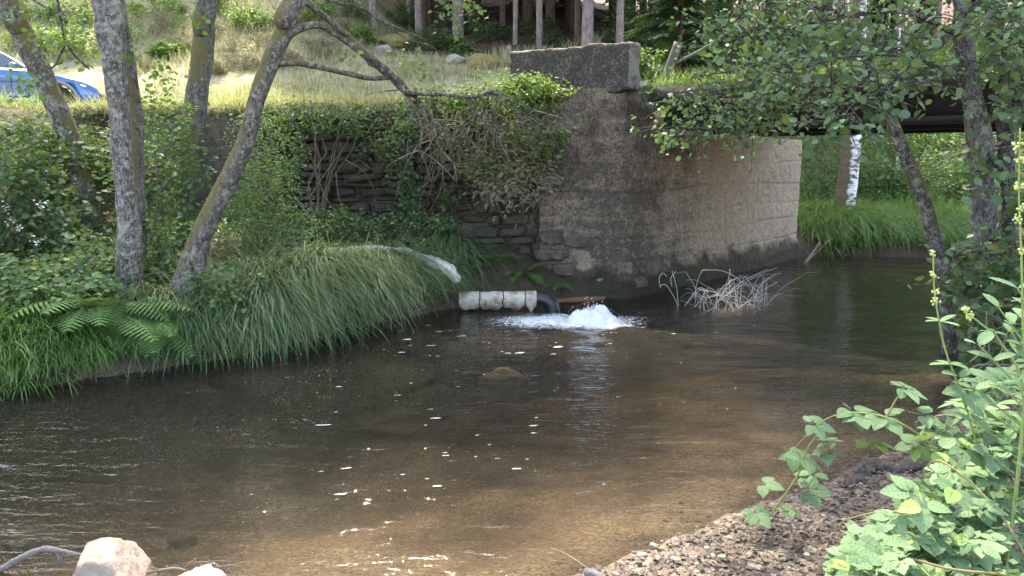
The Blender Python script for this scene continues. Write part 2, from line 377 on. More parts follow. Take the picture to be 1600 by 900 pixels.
def ico(sub=2):
    import bmesh
    b = bmesh.new(); bmesh.ops.create_icosphere(b, subdivisions=sub, radius=1); b.verts.ensure_lookup_table()
    V = np.array([v.co[:] for v in b.verts]); F = np.array([[v.index for v in f.verts] for f in b.faces]); b.free(); return V, F
ICO1, ICO2, ICO3, ICO4, ICO5 = ico(1), ico(2), ico(3), ico(4), ico(5)
def rock_shape(s, seed, lvl=ICO3, rough=.28, facet=True):
    V, F = lvl; r = np.random.default_rng(seed)
    d = 1+rough*fbm(V*1.3+seed*3.7, 4)
    if facet:
        for _ in range(9):
            nrm = r.normal(size=3); nrm /= np.linalg.norm(nrm); h = r.uniform(.62, .9)
            dd = V@nrm; d = np.where(dd*d > h, h/np.maximum(dd, 1e-3), d)
    d = d+(.035*fbm(V*5+seed, 4)+.012*fbm(V*19+seed, 3) if rough > .15 else 0)
    return V*d[:, None]*np.array(s), F
# templates: leaf along +Y, normal +Z
L4 = (np.array([[0, 0, 0], [-.33, .42, .07], [0, 1, -.08], [.33, .42, .07]]), np.array([[0, 3, 2], [0, 2, 1]]))
L6 = (np.array([[0, 0, 0], [.27, .22, .05], [.36, .52, .05], [0, 1, -.12], [-.36, .52, .05], [-.27, .22, .05], [0, .5, -.02]]),
      np.array([[0, 1, 6], [1, 2, 6], [2, 3, 6], [3, 4, 6], [4, 5, 6], [5, 0, 6]]))
LN = (np.array([[0, 0, 0], [-.11, .4, .02], [0, 1, -.05], [.11, .4, .02]]), np.array([[0, 3, 2], [0, 2, 1]]))
def leaf_hi(w=.72, rows=7, peak=.45, fold=.10, droop=.14, serr=.10, tip=.0):
    V = []; F = []
    for i in range(rows+1):
        s = i/rows
        ea = .62; eb = ea*(1-peak)/peak; ww = w*.5*(s**ea*(1-s)**eb)/(peak**ea*(1-peak)**eb)
        if 0 < i < rows: ww *= 1+(serr if i % 2 else -serr)
        z = -droop*s*s
        V += [(-ww, s-ww*.18, z+fold*ww), (0, s, z), (ww, s-ww*.18, z+fold*ww)]
    for i in range(rows):
        a = 3*i
        F += [(a, a+1, a+4, a+3), (a+1, a+2, a+5, a+4)]
    return np.array(V), np.array(F)
def vein_attr(me, nT, rows, skip=0):
    n = len(me.vertices); u = np.zeros(n, np.float32); v_ = np.zeros(n, np.float32); k_ = np.arange(n-skip) % nT
    u[skip:] = (k_ % 3)-1.0; v_[skip:] = (k_//3)/rows
    for nm, a_ in (('leaf_u', u), ('leaf_v', v_)):
        me.attributes.new(nm, 'FLOAT', 'POINT').data.foreach_set('value', a_)
def frames(d, n):
    d = d/(np.linalg.norm(d, axis=-1, keepdims=True)+1e-9); x = np.cross(d, n); x /= np.linalg.norm(x, axis=-1, keepdims=True)+1e-9
    z = np.cross(x, d); return np.stack([x, d, z], -1)
def inst(T, pos, Fr, sc):
    V, F = T; N_ = len(pos); sc = np.broadcast_to(np.asarray(sc, float), (N_,))
    P = np.einsum('nij,kj->nki', Fr, V)*sc[:, None, None]+pos[:, None, :]
    return P.reshape(-1, 3), (F[None]+np.arange(N_)[:, None, None]*len(V)).reshape(-1, F.shape[1])
def rand_frames(n, r, out=None, flat=.5, droop=.25):
    a = r.uniform(0, 2*math.pi, n); d = np.stack([np.cos(a), np.sin(a), r.normal(-droop, .35, n)], -1)
    if out is not None: d = d+out*.8
    nn = np.stack([r.normal(0, flat, n), r.normal(0, flat, n), np.ones(n)], -1)
    return frames(d, nn)
def blades(base, L, az, th0, curv, width, rows=5):
    """curved grass blades; arrays of length n"""
    n = len(base); s = np.linspace(0, 1, rows+1)
    th = th0[:, None]+curv[:, None]*s[None, :]**.75
    step = L[:, None]/rows
    hx = np.concatenate([np.zeros((n, 1)), np.cumsum(np.sin((th[:, 1:]+th[:, :-1])/2)*step, 1)], 1)
    hz = np.concatenate([np.zeros((n, 1)), np.cumsum(np.cos((th[:, 1:]+th[:, :-1])/2)*step, 1)], 1)
    dx, dy = np.cos(az)[:, None], np.sin(az)[:, None]
    C = np.stack([base[:, 0:1]+hx*dx, base[:, 1:2]+hx*dy, base[:, 2:3]+hz], -1)
    w = (width[:, None]*np.clip(1.05-s[None, :]**1.6, .06, 1))*.5
    S = np.stack([-dy*w, dx*w, np.zeros_like(w)], -1)
    V = np.stack([C-S, C+S], 2).reshape(-1, 3); R1 = (rows+1)*2
    f = np.array([[2*i, 2*i+1, 2*i+3, 2*i+2] for i in range(rows)])
    return V, (f[None]+np.arange(n)[:, None, None]*R1).reshape(-1, 4)

# ------------------------------------------------------------------ terrain
FAR = np.array([(-260, -140), (-30, -11), (-8, 3.0), (-5.2, 4.85), (-3.94, 5.65), (-3.0, 6.30), (-2.37, 6.85), (-1.64, 7.95), (-.75, 9.0), (-.3, 9.12), (.3, 9.22), (.75, 9.6), (1.3, 9.72), (1.9, 10.15), (5.25, 13.95), (5.7, 14.25), (7.0, 14.0), (8.2, 14.1), (12, 13.2), (45, 8), (260, -20)], float)
NEAR = np.array([(-260, -158), (-30, -17), (-5, .4), (-2, 2.3), (-.4, 2.72), (.39, 3.1), (1.13, 3.62), (1.69, 3.98), (2.54, 4.6), (3.45, 5.75), (4.5, 7.2), (6.3, 8.7), (9, 9.3), (45, 3), (260, -30)], float)
RIVER = np.concatenate([FAR, NEAR[::-1]])
PLAT = np.array([(-260, 14), (-30, 12.2), (-9, 11.4), (-4.4, 11.05), (.6, 10.35), (1.5, 10.25), (2.0, 10.6), (4.1, 13.6), (3.6, 14.6), (-3, 21.5), (-13, 31), (-260, 60)], float)
def pdist(x, y, L):
    d = np.full(x.shape, 1e9)
    for a, b in zip(L[:-1], L[1:]):
        ab = b-a; t = np.clip(((x-a[0])*ab[0]+(y-a[1])*ab[1])/(ab@ab), 0, 1)
        d = np.minimum(d, np.hypot(x-a[0]-t*ab[0], y-a[1]-t*ab[1]))
    return d
def inside(x, y, Pg):
    r = np.zeros(x.shape, bool)
    for a, b in zip(Pg, np.roll(Pg, -1, 0)):
        c = (a[1] > y) != (b[1] > y)
        xi = (b[0]-a[0])*(y-a[1])/(b[1]-a[1]+1e-12)+a[0]
        r ^= c & (x < xi)
    return r
def sstep(a, b, v): t = np.clip((v-a)/(b-a), 0, 1); return t*t*(3-2*t)
def terrain(x, y):
    x = np.atleast_1d(np.asarray(x, float)); y = np.atleast_1d(np.asarray(y, float))
    df, dn = pdist(x, y, FAR), pdist(x, y, NEAR); riv = inside(x, y, RIVER)
    far = df < dn
    # bed
    bed = -np.minimum(np.minimum(.01+.17*dn, .10+.35*sstep(.3, 1.2, x)*(x < 6)+.8*df), .85)+.03*fbm(xyz(x*1.4, y*1.4), 3)*np.clip(dn, 0, 1)
    # near bank
    nb = .015+.10*dn+np.clip(x-2.6, 0, 4)*.18*np.clip(dn, 0, 1.5); nb = np.minimum(nb, .22+np.clip(x-2.4, 0, 6)*.42)+.03*fbm(xyz(x*1.1, y*1.1, 4), 3)*np.clip(dn*2, 0, 1)
    # far bank
    leftb = sstep(1.0, -1.0, x)
    fb = (.10+(.50-.16*sstep(-2.3, -3.0, x))*(1-np.exp(-df/.35))+.16*df)*leftb+(1-leftb)*(.08+.32*(1-np.exp(-df/.4))+.11*df)
    fb = fb+.08*fbm(xyz(x*.9, y*.9, 2), 3)*np.clip(df*2, 0, 1)
    dp = pdist(x, y, PLAT); ip = inside(x, y, PLAT); sd = np.where(ip, dp, -dp)
    pl = 2.42+.028*np.clip(y-10.5, -1, 60)+.05*fbm(xyz(x*.5, y*.5, 9), 3)
    kf = 30-29.35*sstep(-4.0, -5.8, x)
    kf = np.where((x > 0)&(y > 13.9), 30-28.6*sstep(13.9, 14.6, y), kf)
    slope = pl-kf*np.clip(-sd, 0, 50)
    fb = np.where(ip, pl, np.maximum(fb, slope))
    yf = 18.3+np.clip((x-3)*.9, 0, 8)
    s2 = .55-.30*sstep(-7, -3, x)
    hill = 2.66+.5*np.clip(y-yf, -20, 3.9)+s2*np.clip(y-yf-3.9, 0, 70)+.25*fbm(xyz(x*.35, y*.35, 5), 4)*sstep(0, 4, y-yf)
    fb = np.where(y > yf-1, np.maximum(fb, hill), fb)
    land = np.where(far, fb, nb)
    h = np.where(riv, bed, land)
    return h, riv, far, df, dn, sd
def G(x, y): return float(terrain(x, y)[0][0])
def Gv(x, y): return terrain(x, y)[0]
def ground_hit(px, py, y0=15, y1=70):
    d = ray(px, py); ys = np.linspace(y0, y1, 900); t = ys/d[1]
    z = CAMZ+d[2]*t; g = Gv(d[0]*t, ys); q = np.where(z <= g)[0]
    i = q[0] if len(q) else -1
    return np.array([d[0]*t[i], ys[i], g[i]])
def geo(a, b, n): return a+np.sign(b-a)*(np.geomspace(1, 1+abs(b-a), n)-1)
xs = np.unique(np.concatenate([np.linspace(-10, 10, 270), geo(10, 300, 30), geo(-10, -300, 30)]))
ys = np.unique(np.concatenate([np.linspace(1.2, 16, 200), np.linspace(16, 42, 70), geo(42, 420, 24), geo(1.2, -160, 30)]))
X, Y = np.meshgrid(xs, ys); Z, riv, far, df, dn, sd = terrain(X.ravel(), Y.ravel())
nx, ny = len(xs), len(ys)
i, j = np.meshgrid(np.arange(nx-1), np.arange(ny-1)); a = (j*nx+i).ravel()
go = mesh_obj('ground', xyz(X.ravel(), Y.ravel(), Z), np.stack([a, a+1, a+nx+1, a+nx], 1), 'ground', smooth=True)
tag(go, kind='structure')
def setattr_f(o, nm, val):
    at = o.data.attributes.new(nm, 'FLOAT', 'POINT'); at.data.foreach_set('value', np.asarray(val, np.float32))
xr, yr = X.ravel(), Y.ravel()
setattr_f(go, 'gravel', np.where(~riv & ~far, 1.0, 0.0))
setattr_f(go, 'bed', np.where(riv, sstep(.0, .25, dn), 0))
setattr_f(go, 'grass', np.where(far & ~riv, np.maximum(sstep(-.2, .3, sd), sstep(15.5, 16.5, yr)*(1-.6*sstep(2, 5, xr))), 0).clip(0, 1))
setattr_f(go, 'forest', sstep(22.6, 23.6, yr+.4*fbm(xyz(xr*.6, yr*.6), 2))*sstep(-5, -2.5, xr))
# river water: closed body, rippled top
wx = np.unique(np.concatenate([np.linspace(-6, 9, 300), geo(9, 60, 14), geo(-6, -60, 16)])); wy = np.unique(np.concatenate([np.linspace(2.2, 15, 260), geo(2.2, -40, 14), [18]]))
X, Y = np.meshgrid(wx, wy); x, y = X.ravel(), Y.ravel()
BOIL = atZ(925, 503, 0)
rb = np.hypot(x-BOIL[0], y-BOIL[1])
zz = .0022*fbm(xyz(x*1.3, y*3.2), 3)+.020*np.exp(-(rb/1.2)**2)*fbm(xyz(x*7, y*9, 3), 3)+.009*np.sin(rb*15)*np.exp(-rb/1.1)
zz += .004*np.sin((x*.5+y)*9+2*fbm(xyz(x, y), 2))*sstep(1.5, 4, x)
nx, ny = len(wx), len(wy); i, j = np.meshgrid(np.arange(nx-1), np.arange(ny-1)); a = (j*nx+i).ravel()
Ft = np.stack([a, a+1, a+nx+1, a+nx], 1); nv = nx*ny
top = xyz(x, y, zz); bot = xyz(np.array([wx[0], wx[-1], wx[-1], wx[0]]), np.array([wy[0], wy[0], wy[-1], wy[-1]]), -3.0)
e0 = np.arange(nx); e1 = (ny-1)*nx+np.arange(nx); e2 = np.arange(ny)*nx; e3 = np.arange(ny)*nx+nx-1
polys = [np.array([list(e0[::-1])+[nv, nv+1]]), np.array([list(e1)+[nv+2, nv+3]]), np.array([list(e2)+[nv+3, nv]]), np.array([list(e3[::-1])+[nv+1, nv+2]]), np.array([[nv, nv+3, nv+2, nv+1]])]
tag(mesh_obj('river_water', np.concatenate([top, bot]), [Ft]+polys, 'water', smooth=True), kind='structure')
# track along the foot of the hill
tx = np.linspace(-60, 2, 140); V = []
for q in np.linspace(-1.5, 1.5, 8):
    yy = 18.0+.18*(tx+10)*(tx < -10)*0+q+.12*np.sin(tx*1.7+q); V.append(xyz(tx, yy, Gv(tx, yy)+.006-.012*(abs(q) > 1.4)))
V = np.concatenate(V); n = len(tx); i, j = np.meshgrid(np.arange(n-1), np.arange(7)); a = (j*n+i).ravel()
tag(mesh_obj('road', V, np.stack([a, a+1, a+n+1, a+n], 1), 'track', smooth=True), kind='structure')

# ------------------------------------------------------------------ bridge abutment
DV = np.array([.74, -.6726]); NV = np.array([.6726, .74])       # along the deck, across it
A0 = np.array([1.42, 9.62])
ab = thing('bridge_abutment', 'weathered concrete bridge abutment with rounded corner standing in the river', 'abutment', (2.5, 11, 0))
AB = (2.5, 11, 0)
def wall_grid(path, z0, z1, nz, ns, seams, seed, batter=.04, foot=.0, depth=.5):
    path = np.array(path, float); P, _ = smooth_path(np.c_[path, np.zeros(len(path))], np.zeros(len(path)), 10)
    L = np.r_[0, np.cumsum(np.linalg.norm(np.diff(P, axis=0), axis=1))]; s = np.linspace(0, L[-1], ns)
    px, py = np.interp(s, L, P[:, 0]), np.interp(s, L, P[:, 1]); tx_, ty_ = np.gradient(px), np.gradient(py); l = np.hypot(tx_, ty_)
    nxn, nyn = ty_/l, -tx_/l
    zs = np.linspace(z0, z1, nz); S, Zg = np.meshgrid(s, zs)
    off = -batter*(Zg-z0)+.016*fbm(xyz(S*1.6, Zg*1.6, seed), 4)+.009*fbm(xyz(S*14, Zg*14, seed+5), 3)
    for k_, sz in enumerate(seams):
        sw = sz+.02*np.sin(S*1.3+k_)+.02*fbm(xyz(S*1.5, 0*S, seed+k_), 3)
        off -= .020*np.exp(-((Zg-sw)/.014)**2)*(.4+.6*(vnoise(xyz(S*1.1, 0*S+k_*3, seed)) > -.3))
        off += .012*hash3(np.array([k_]), np.array([seed]), np.array([3]))[0]*(Zg > sw)*(1 if k_ % 2 else -1)
    if foot: off += foot*sstep(.34, .18, Zg+.10*fbm(xyz(S*1.2, 0*S, seed+9), 3))
    Vf = xyz(px[None]+nxn[None]*off, py[None]+nyn[None]*off, Zg)
    Vb = xyz(px-nxn*depth, py-nyn*depth, z1); Vb2 = xyz(px-nxn*depth, py-nyn*depth, z0)
    V = np.concatenate([Vf.reshape(-1, 3), Vb, Vb2]); i, j = np.meshgrid(np.arange(ns-1), np.arange(nz-1)); a = (j*ns+i).ravel()
    F = [np.stack([a, a+1, a+ns+1, a+ns], 1)]
    t0 = (nz-1)*ns; b0 = nz*ns; c0 = b0+ns; q = np.arange(ns-1)
    F += [np.stack([t0+q, t0+q+1, b0+q+1, b0+q], 1), np.stack([b0+q, b0+q+1, c0+q+1, c0+q], 1)]
    return V, F
path = [(.35, 9.80), (.8, 9.74), (1.25, 9.68), (1.52, 9.78), (1.95, 10.2), (3.3, 11.72), (4.45, 13.0), (4.98, 13.64), (5.27, 14.12), (5.25, 14.6), (4.95, 15.0), (4.4, 15.4)]
V, F = wall_grid(path, -.9, 2.10, 170, 420, [.42, .74, 1.02, 1.36, 1.72], 3, .015, .06)
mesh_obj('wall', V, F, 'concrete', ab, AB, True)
# upper front wall under the parapet (left of the deck)
path = [(-.25, 10.06), (.3, 9.88), (.9, 9.80), (1.22, 9.76), (1.40, 9.79), (1.50, 9.92), (1.9, 10.4)]
V, F = wall_grid(path, 2.05, 2.66, 50, 170, [2.62], 8, .02)
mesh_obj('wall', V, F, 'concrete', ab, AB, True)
def oriented_block(o2, l, w, z0, z1, axis, perp, nseg=(40, 10, 14), rough=.02, bev=.03, seed=1, zslope=0):
    """a rough block: origin corner o2, along axis*l, perp*w"""
    V = []; F = []; n0 = 0
    nl, nw, nh = nseg
    def face(fn, a_, b_):
        nonlocal n0
        u, v_ = np.meshgrid(np.linspace(0, 1, a_), np.linspace(0, 1, b_)); p = fn(u, v_)
        V.append(p.reshape(-1, 3)); i, j = np.meshgrid(np.arange(a_-1), np.arange(b_-1)); q = (j*a_+i).ravel()+n0
        F.append(np.stack([q, q+1, q+a_+1, q+a_], 1)); n0 += a_*b_
    def pt(s, t, h):
        e = .0
        x_ = o2[0]+axis[0]*l*s+perp[0]*w*t; y_ = o2[1]+axis[1]*l*s+perp[1]*w*t
        return xyz(x_, y_, z0+(z1-z0)*h+zslope*s*h)
    face(lambda u, v_: pt(u, 0*u, v_), nl, nh); face(lambda u, v_: pt(1-u, 0*u+1, v_), nl, nh)
    face(lambda u, v_: pt(0*u, 1-u, v_), nw, nh); face(lambda u, v_: pt(0*u+1, u, v_), nw, nh)
    face(lambda u, v_: pt(u, v_, 0*u+1), nl, nw); face(lambda u, v_: pt(u, 1-v_, 0*u), nl, nw)
    V = np.concatenate(V); c = V.mean(0)
    ax3, pp3 = np.array([*axis, 0]), np.array([*perp, 0]); loc = np.c_[(V-c)@ax3, (V-c)@pp3, V[:, 2]-c[2]]
    hs = np.array([l, w, z1-z0])/2; ex = np.clip(np.abs(loc)-(hs-bev), 0, bev); nrm = np.linalg.norm(ex, axis=1)
    over = np.clip(nrm-bev, 0, None); sh = np.where(nrm[:, None] > 0, ex/(nrm[:, None]+1e-9), 0)*over[:, None]*np.sign(loc)
    loc = loc-sh
    dsp = rough*np.stack([fbm(V*5+seed+11*q_, 4) for q_ in range(3)], -1)
    loc = loc+dsp*np.array([1, 1, .7])
    return c+loc[:, :1]*ax3+loc[:, 1:2]*pp3+loc[:, 2:]*np.array([0, 0, 1.]), F
pax = (atY(800, 82, 10.55)-atY(975, 66, 9.66))[:2]; pl_ = np.linalg.norm(pax); pax /= pl_; ppp = np.array([-pax[1], pax[0]])
ppp = ppp if ppp[1] > 0 else -ppp
V, F = oriented_block((1.42, 9.63), pl_+.12, .36, 2.60, 3.17, pax, ppp, (90, 24, 40), .026, .045, 4)
mesh_obj('parapet', V, F, 'parapet_concrete', ab, AB, True)
V, F = oriented_block((1.41+pax[0]*.10, 9.615+pax[1]*.10), pl_, .45, 2.57, 2.63, pax, ppp, (60, 14, 6), .012, .02, 6)
mesh_obj('ledge', V, F, 'parapet_concrete', ab, AB, True)
# block stones bonded into the foot of the corner
for q, (px_, py_, w_, h_) in enumerate([(925, 408, 62, 36), (880, 420, 40, 22), (942, 433, 44, 20), (895, 446, 70, 16), (970, 418, 40, 22), (860, 398, 52, 20), (915, 375, 66, 24), (862, 370, 40, 22), (985, 440, 50, 18)]):
    c = atY(px_, py_, 9.83 if px_ < 960 else 9.86); m_ = mpp(9.9)
    V, F = rock_shape((1, 1, 1), 40+q, ICO4, .12); V = np.sign(V)*np.abs(V)**.5; V = V*(1+.12*fbm(V*2+q, 4)[:, None])*np.array([w_*m_*.5, .11, h_*m_*.5])
    mesh_obj('stone', V+c, F, 'wall_stone_tan' if q in (0, 2, 4) else 'wall_stone', ab, AB, True)
# deck
dk = thing('bridge_deck', 'dark concrete and steel bridge deck spanning out over the river under branches', 'bridge deck', (4.5, 8, 2.1)); DK = (4.5, 8, 2.1)
def deckbox(s0, s1, t0, t1, z0, z1):
    c = A0+DV*(s0+s1)/2+NV*(t0+t1)/2
    R = np.array([[DV[0], NV[0], 0], [DV[1], NV[1], 0], [0, 0, 1]])
    return box((c[0], c[1], (z0+z1)/2), (s1-s0, t1-t0, z1-z0), R)
def deckpart(nm, mat, *a): V, F = deckbox(*a); return mesh_obj(nm, V, F, mat, dk, DK)
deckpart('slab', 'deck_concrete', .12, 9.2, .10, 4.4, 2.46, 2.62)
for t0 in (.32, 1.7, 3.1):
    gm = MB(); gm.add(*deckbox(.25, 9.1, t0+.10, t0+.13, 2.17, 2.46)); gm.add(*deckbox(.25, 9.1, t0, t0+.23, 2.10, 2.17))
    gm.build('girder', 'rust_steel', dk, DK)
for s0 in (1.6, 3.2, 4.8, 6.4): deckpart('cross_beam', 'rust_steel', s0, s0+.1, .46, 3.1, 2.2, 2.44)
e = A0+DV*9.4+NV*2.2
V, F = oriented_block(A0+DV*8.7-NV*.3, 1.2, 5.0, -.2, 2.1, DV, NV, (14, 30, 16), .02, .05, 9)
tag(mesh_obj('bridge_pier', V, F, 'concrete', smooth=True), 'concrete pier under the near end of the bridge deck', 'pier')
# broken railing post
b = atY(1033, 122, 10.0); t_ = atY(1060, 66, 9.9)
b[2] = 2.60; rp_ = thing('railing_post', 'leaning broken grey concrete railing post at the bridge edge', 'post', b)
mb = MB(); d = t_-b; V, F = tube([b-d*.1, b+d*.5, t_], [.062, .058, .055], 4, 4, .06, 14)
mb.add(V, F); mb.build('post', 'post_concrete', rp_, b)
p0, p1 = atY(1092, 82, 9.7), atY(1172, 26, 9.3)
V, F = tube([b+d*.55, atY(1100, 76, 9.7), p1], [.02, .02, .018], 6, 3); mesh_obj('rail', V, F, 'post_concrete', rp_, b)

# ------------------------------------------------------------------ stone retaining wall left of the abutment
rw = thing('retaining_wall', 'dark rough stone retaining wall holding up the roadside bank', 'wall', (-2, 10.2, 0)); RW = (-2, 10.2, 0)
def wall_y(x): return 9.97-.155*(x-.3)
ns = 160; sx_ = np.linspace(-5.2, .9, ns); zs_ = np.linspace(-.6, 2.36, 50); S, Zg = np.meshgrid(sx_, zs_)
V = xyz(S, wall_y(S)+.10+.05*fbm(xyz(S*2, Zg*2, 1), 4), Zg); Vt = xyz(sx_, wall_y(sx_)+.75, 2.40+0*sx_); V = np.concatenate([V.reshape(-1, 3), Vt]); i, j = np.meshgrid(np.arange(ns-1), np.arange(50)); a = (j*ns+i).ravel()
mesh_obj('mortar_core', V, np.stack([a, a+1, a+ns+1, a+ns], 1), 'wall_stone', rw, RW, True)
protos = []
for q in range(8):
    V, F = rock_shape((1, .8, 1), 100+q, ICO3, .12); V = np.sign(V)*np.abs(V)**.42; V = V*(1+.10*fbm(V*2.1+q, 3)[:, None]); V = V*np.array([1, 1, 1])+.10*np.sin(V[:, [1, 2, 0]]*2.3+q); protos.append((V, F))
STONE_ME = []
r = np.random.default_rng(5); z = -.15
while z < 2.30:
    hrow = r.uniform(.05, .15); x = -3.5+r.uniform(0, .2)
    while x < .72:
        w_ = r.uniform(.16, .55)*(1.15 if hrow < .10 else .85)
        ID = r.integers(8)
        if ID not in [m_[0] for m_ in STONE_ME]:
            o = mesh_obj('stone', protos[ID][0], protos[ID][1], 'wall_stone', rw, None, True); STONE_ME.append((ID, o.data))
        else:
            o = bpy.data.objects.new('stone', dict(STONE_ME)[ID]); COL.objects.link(o); o.parent = rw
        o.location = (x+w_/2-RW[0], wall_y(x)+.08+r.normal(0, .025)-RW[1], z+hrow/2-RW[2]+r.normal(0, .008)); o.scale = (w_*.50, .10+r.uniform(0, .08), hrow*.5*r.uniform(.75, 1.12)); o.rotation_euler = (r.normal(0, .06), r.normal(0, .06), r.normal(0, .07))
        x += w_+.012
    z += hrow+.010

# ------------------------------------------------------------------ trees
def crown_leaves(center, rad, n, size, seed, T=L4, clumps=40, sig=.16, flat=.6):
    r = np.random.default_rng(seed); rad = np.array(rad)
    u = r.normal(size=(clumps, 3)); u /= np.linalg.norm(u, axis=1)[:, None]; rr = r.uniform(.15, 1, clumps)**.5
    cc = u*rr[:, None]*rad; k_ = r.integers(0, clumps, n)
    p = cc[k_]+r.normal(size=(n, 3))*rad*sig*r.uniform(.5, 1.3, clumps)[k_][:, None]
    return inst(T, p+np.array(center), rand_frames(n, r, p/np.linalg.norm(rad)*1.5, flat), size*r.uniform(.6, 1.25, n)), cc+np.array(center)
def limb(p0, p1, r0, r1, seed, n=5, sag=.08, jit=.06):
    r = np.random.default_rng(seed); p0, p1 = np.array(p0, float), np.array(p1, float); L = np.linalg.norm(p1-p0)
    s = np.linspace(0, 1, n); P = p0+(p1-p0)*s[:, None]+r.normal(size=(n, 3))*jit*L*np.sin(s*math.pi)[:, None]; P[:, 2] -= sag*L*np.sin(s*math.pi)
    return P, r0+(r1-r0)*s
def tree(name, label, pix, Yd, barkm, crown, leafm, seed, group=None, cat='tree', nseg=18, lean=None, leafsize=.13, nleaf=5200, base_sink=.25, rough=.10, flare=1.35):
    """pix: (px,py,width px) from top to base; Yd depth (or per-point list)"""
    Yl = Yd if isinstance(Yd, (list, tuple)) else [Yd]*len(pix)
    P = np.array([atY(a_, b_, y_) for (a_, b_, w_), y_ in zip(pix, Yl)])[::-1]; R = np.array([w_*mpp(y_)*.5*.90 for (a_, b_, w_), y_ in zip(pix, Yl)])[::-1]
    gz = G(P[0][0], P[0][1]); base = np.array([P[0][0], P[0][1], min(gz, P[0][2])])
    P = np.vstack([base-np.array([0, 0, base_sink]), P]); R = np.r_[R[0]*flare, R]
    # carry the trunk on above the frame
    d = P[-1]-P[-2]; d /= np.linalg.norm(d); cz = crown[0][2]; topz = P[-1][2]
    ctr = np.array(crown[0]); q1 = P[-1]+d*max(.6, (cz-topz)*.45); q1 = q1*.7+.3*np.array([ctr[0], ctr[1], q1[2]])
    tp = ctr+np.array([0, 0, crown[1][2]*.55])
    Pt = np.vstack([P, q1, tp]); Rt = np.r_[R, R[-1]*.75, R[-1]*.15]
    o = thing(name, label, cat, base, group)
    V, F = tube(Pt, Rt, nseg, 9, rough, 5.0); mesh_obj('trunk', V, F, barkm, o, base, True)
    (V, F), tips = crown_leaves(ctr, crown[1], nleaf, leafsize, seed)
    mesh_obj('crown', V, F, leafm, o, base)
    lm = MB(); r = np.random.default_rng(seed)
    for q, t in enumerate(tips[:26]):
        s = r.uniform(.35, .95); st = q1*(1-s)+tp*s if r.random() < .7 else P[-1]*.4+q1*.6
        lm.add(*tube(*limb(st, t, R[-1]*.28, R[-1]*.06, seed+q), 5, 2))
    lm.build('limb', 'bark_twig', o, base, True)
    return o, base, P, R
GL = None  # out-of-view crowns of these trees are shifted to shade bank and river
t1, b1, P1, R1 = tree('alder_tree', 'lichen-covered tree trunk leaning left in front of the blue car', [(10, -6, 34), (36, 55, 35), (64, 112, 36), (90, 170, 34), (111, 225, 33), (134, 300, 33), (147, 360, 33), (152, 395, 36)], 8.8, 'bark_lichen', ((-7.2, 12.2, 8.6), (2.8, 2.6, 2.2)), 'leaf_mid', 11)
t2, b2, P2, R2 = tree('alder_tree', 'straight thick grey lichen-spotted trunk rising beside a mossy twin', [(166, -6, 48), (172, 50, 43), (180, 112, 35), (186, 170, 34), (190, 225, 36), (197, 300, 35), (203, 375, 39), (202, 440, 46), (203, 478, 52)], 6.9, 'bark_grey', ((-4.6, 6.4, 7.6), (2.4, 2.5, 2.2)), 'leaf_mid', 12, rough=.13)
t5, b5, P5, R5 = tree('alder_tree', 'slim moss-covered trunk close behind the grey lichen-spotted one', [(186, -6, 18), (196, 60, 19), (206, 130, 21), (212, 190, 23), (214, 260, 24), (216, 340, 24), (218, 440, 26)], 7.25, 'bark_moss', ((-4.9, 10.6, 9.6), (2.2, 2.2, 1.8)), 'leaf_mid', 13, nleaf=6000)
t3, b3, P3, R3 = tree('alder_tree', 'mossy yellow-brown trunk growing at the back of the bank', [(328, -6, 34), (320, 60, 34), (313, 112, 34), (305, 170, 37), (297, 230, 40), (291, 290, 36), (287, 335, 36)], 9.6, 'bark_moss', ((-2.9, 12.9, 8.8), (2.6, 2.4, 2.0)), 'leaf_mid', 14)
t4, b4, P4, R4 = tree('alder_tree', 'right-leaning tree with mossy trunk and bare drooping branches', [(468, -6, 30), (450, 37, 30), (432, 75, 32), (417, 112, 28), (402, 155, 28), (382, 225, 30), (348, 300, 33), (312, 375, 38), (292, 440, 44), (284, 474, 50)], 6.85, 'bark_mossleft', ((.4, 10.2, 8.0), (2.7, 2.4, 1.8)), 'leaf_mid', 15, rough=.12)
def pixbranch(mb, pts, seed=0, n=8, m=4, rough=.12):
    P = np.array([atY(a_, b_, y_) for a_, b_, y_, w_ in pts]); R = np.array([w_*mpp(y_)*.5 for a_, b_, y_, w_ in pts])
    mb.add(*tube(P, R, n, m, rough, 12)); return P
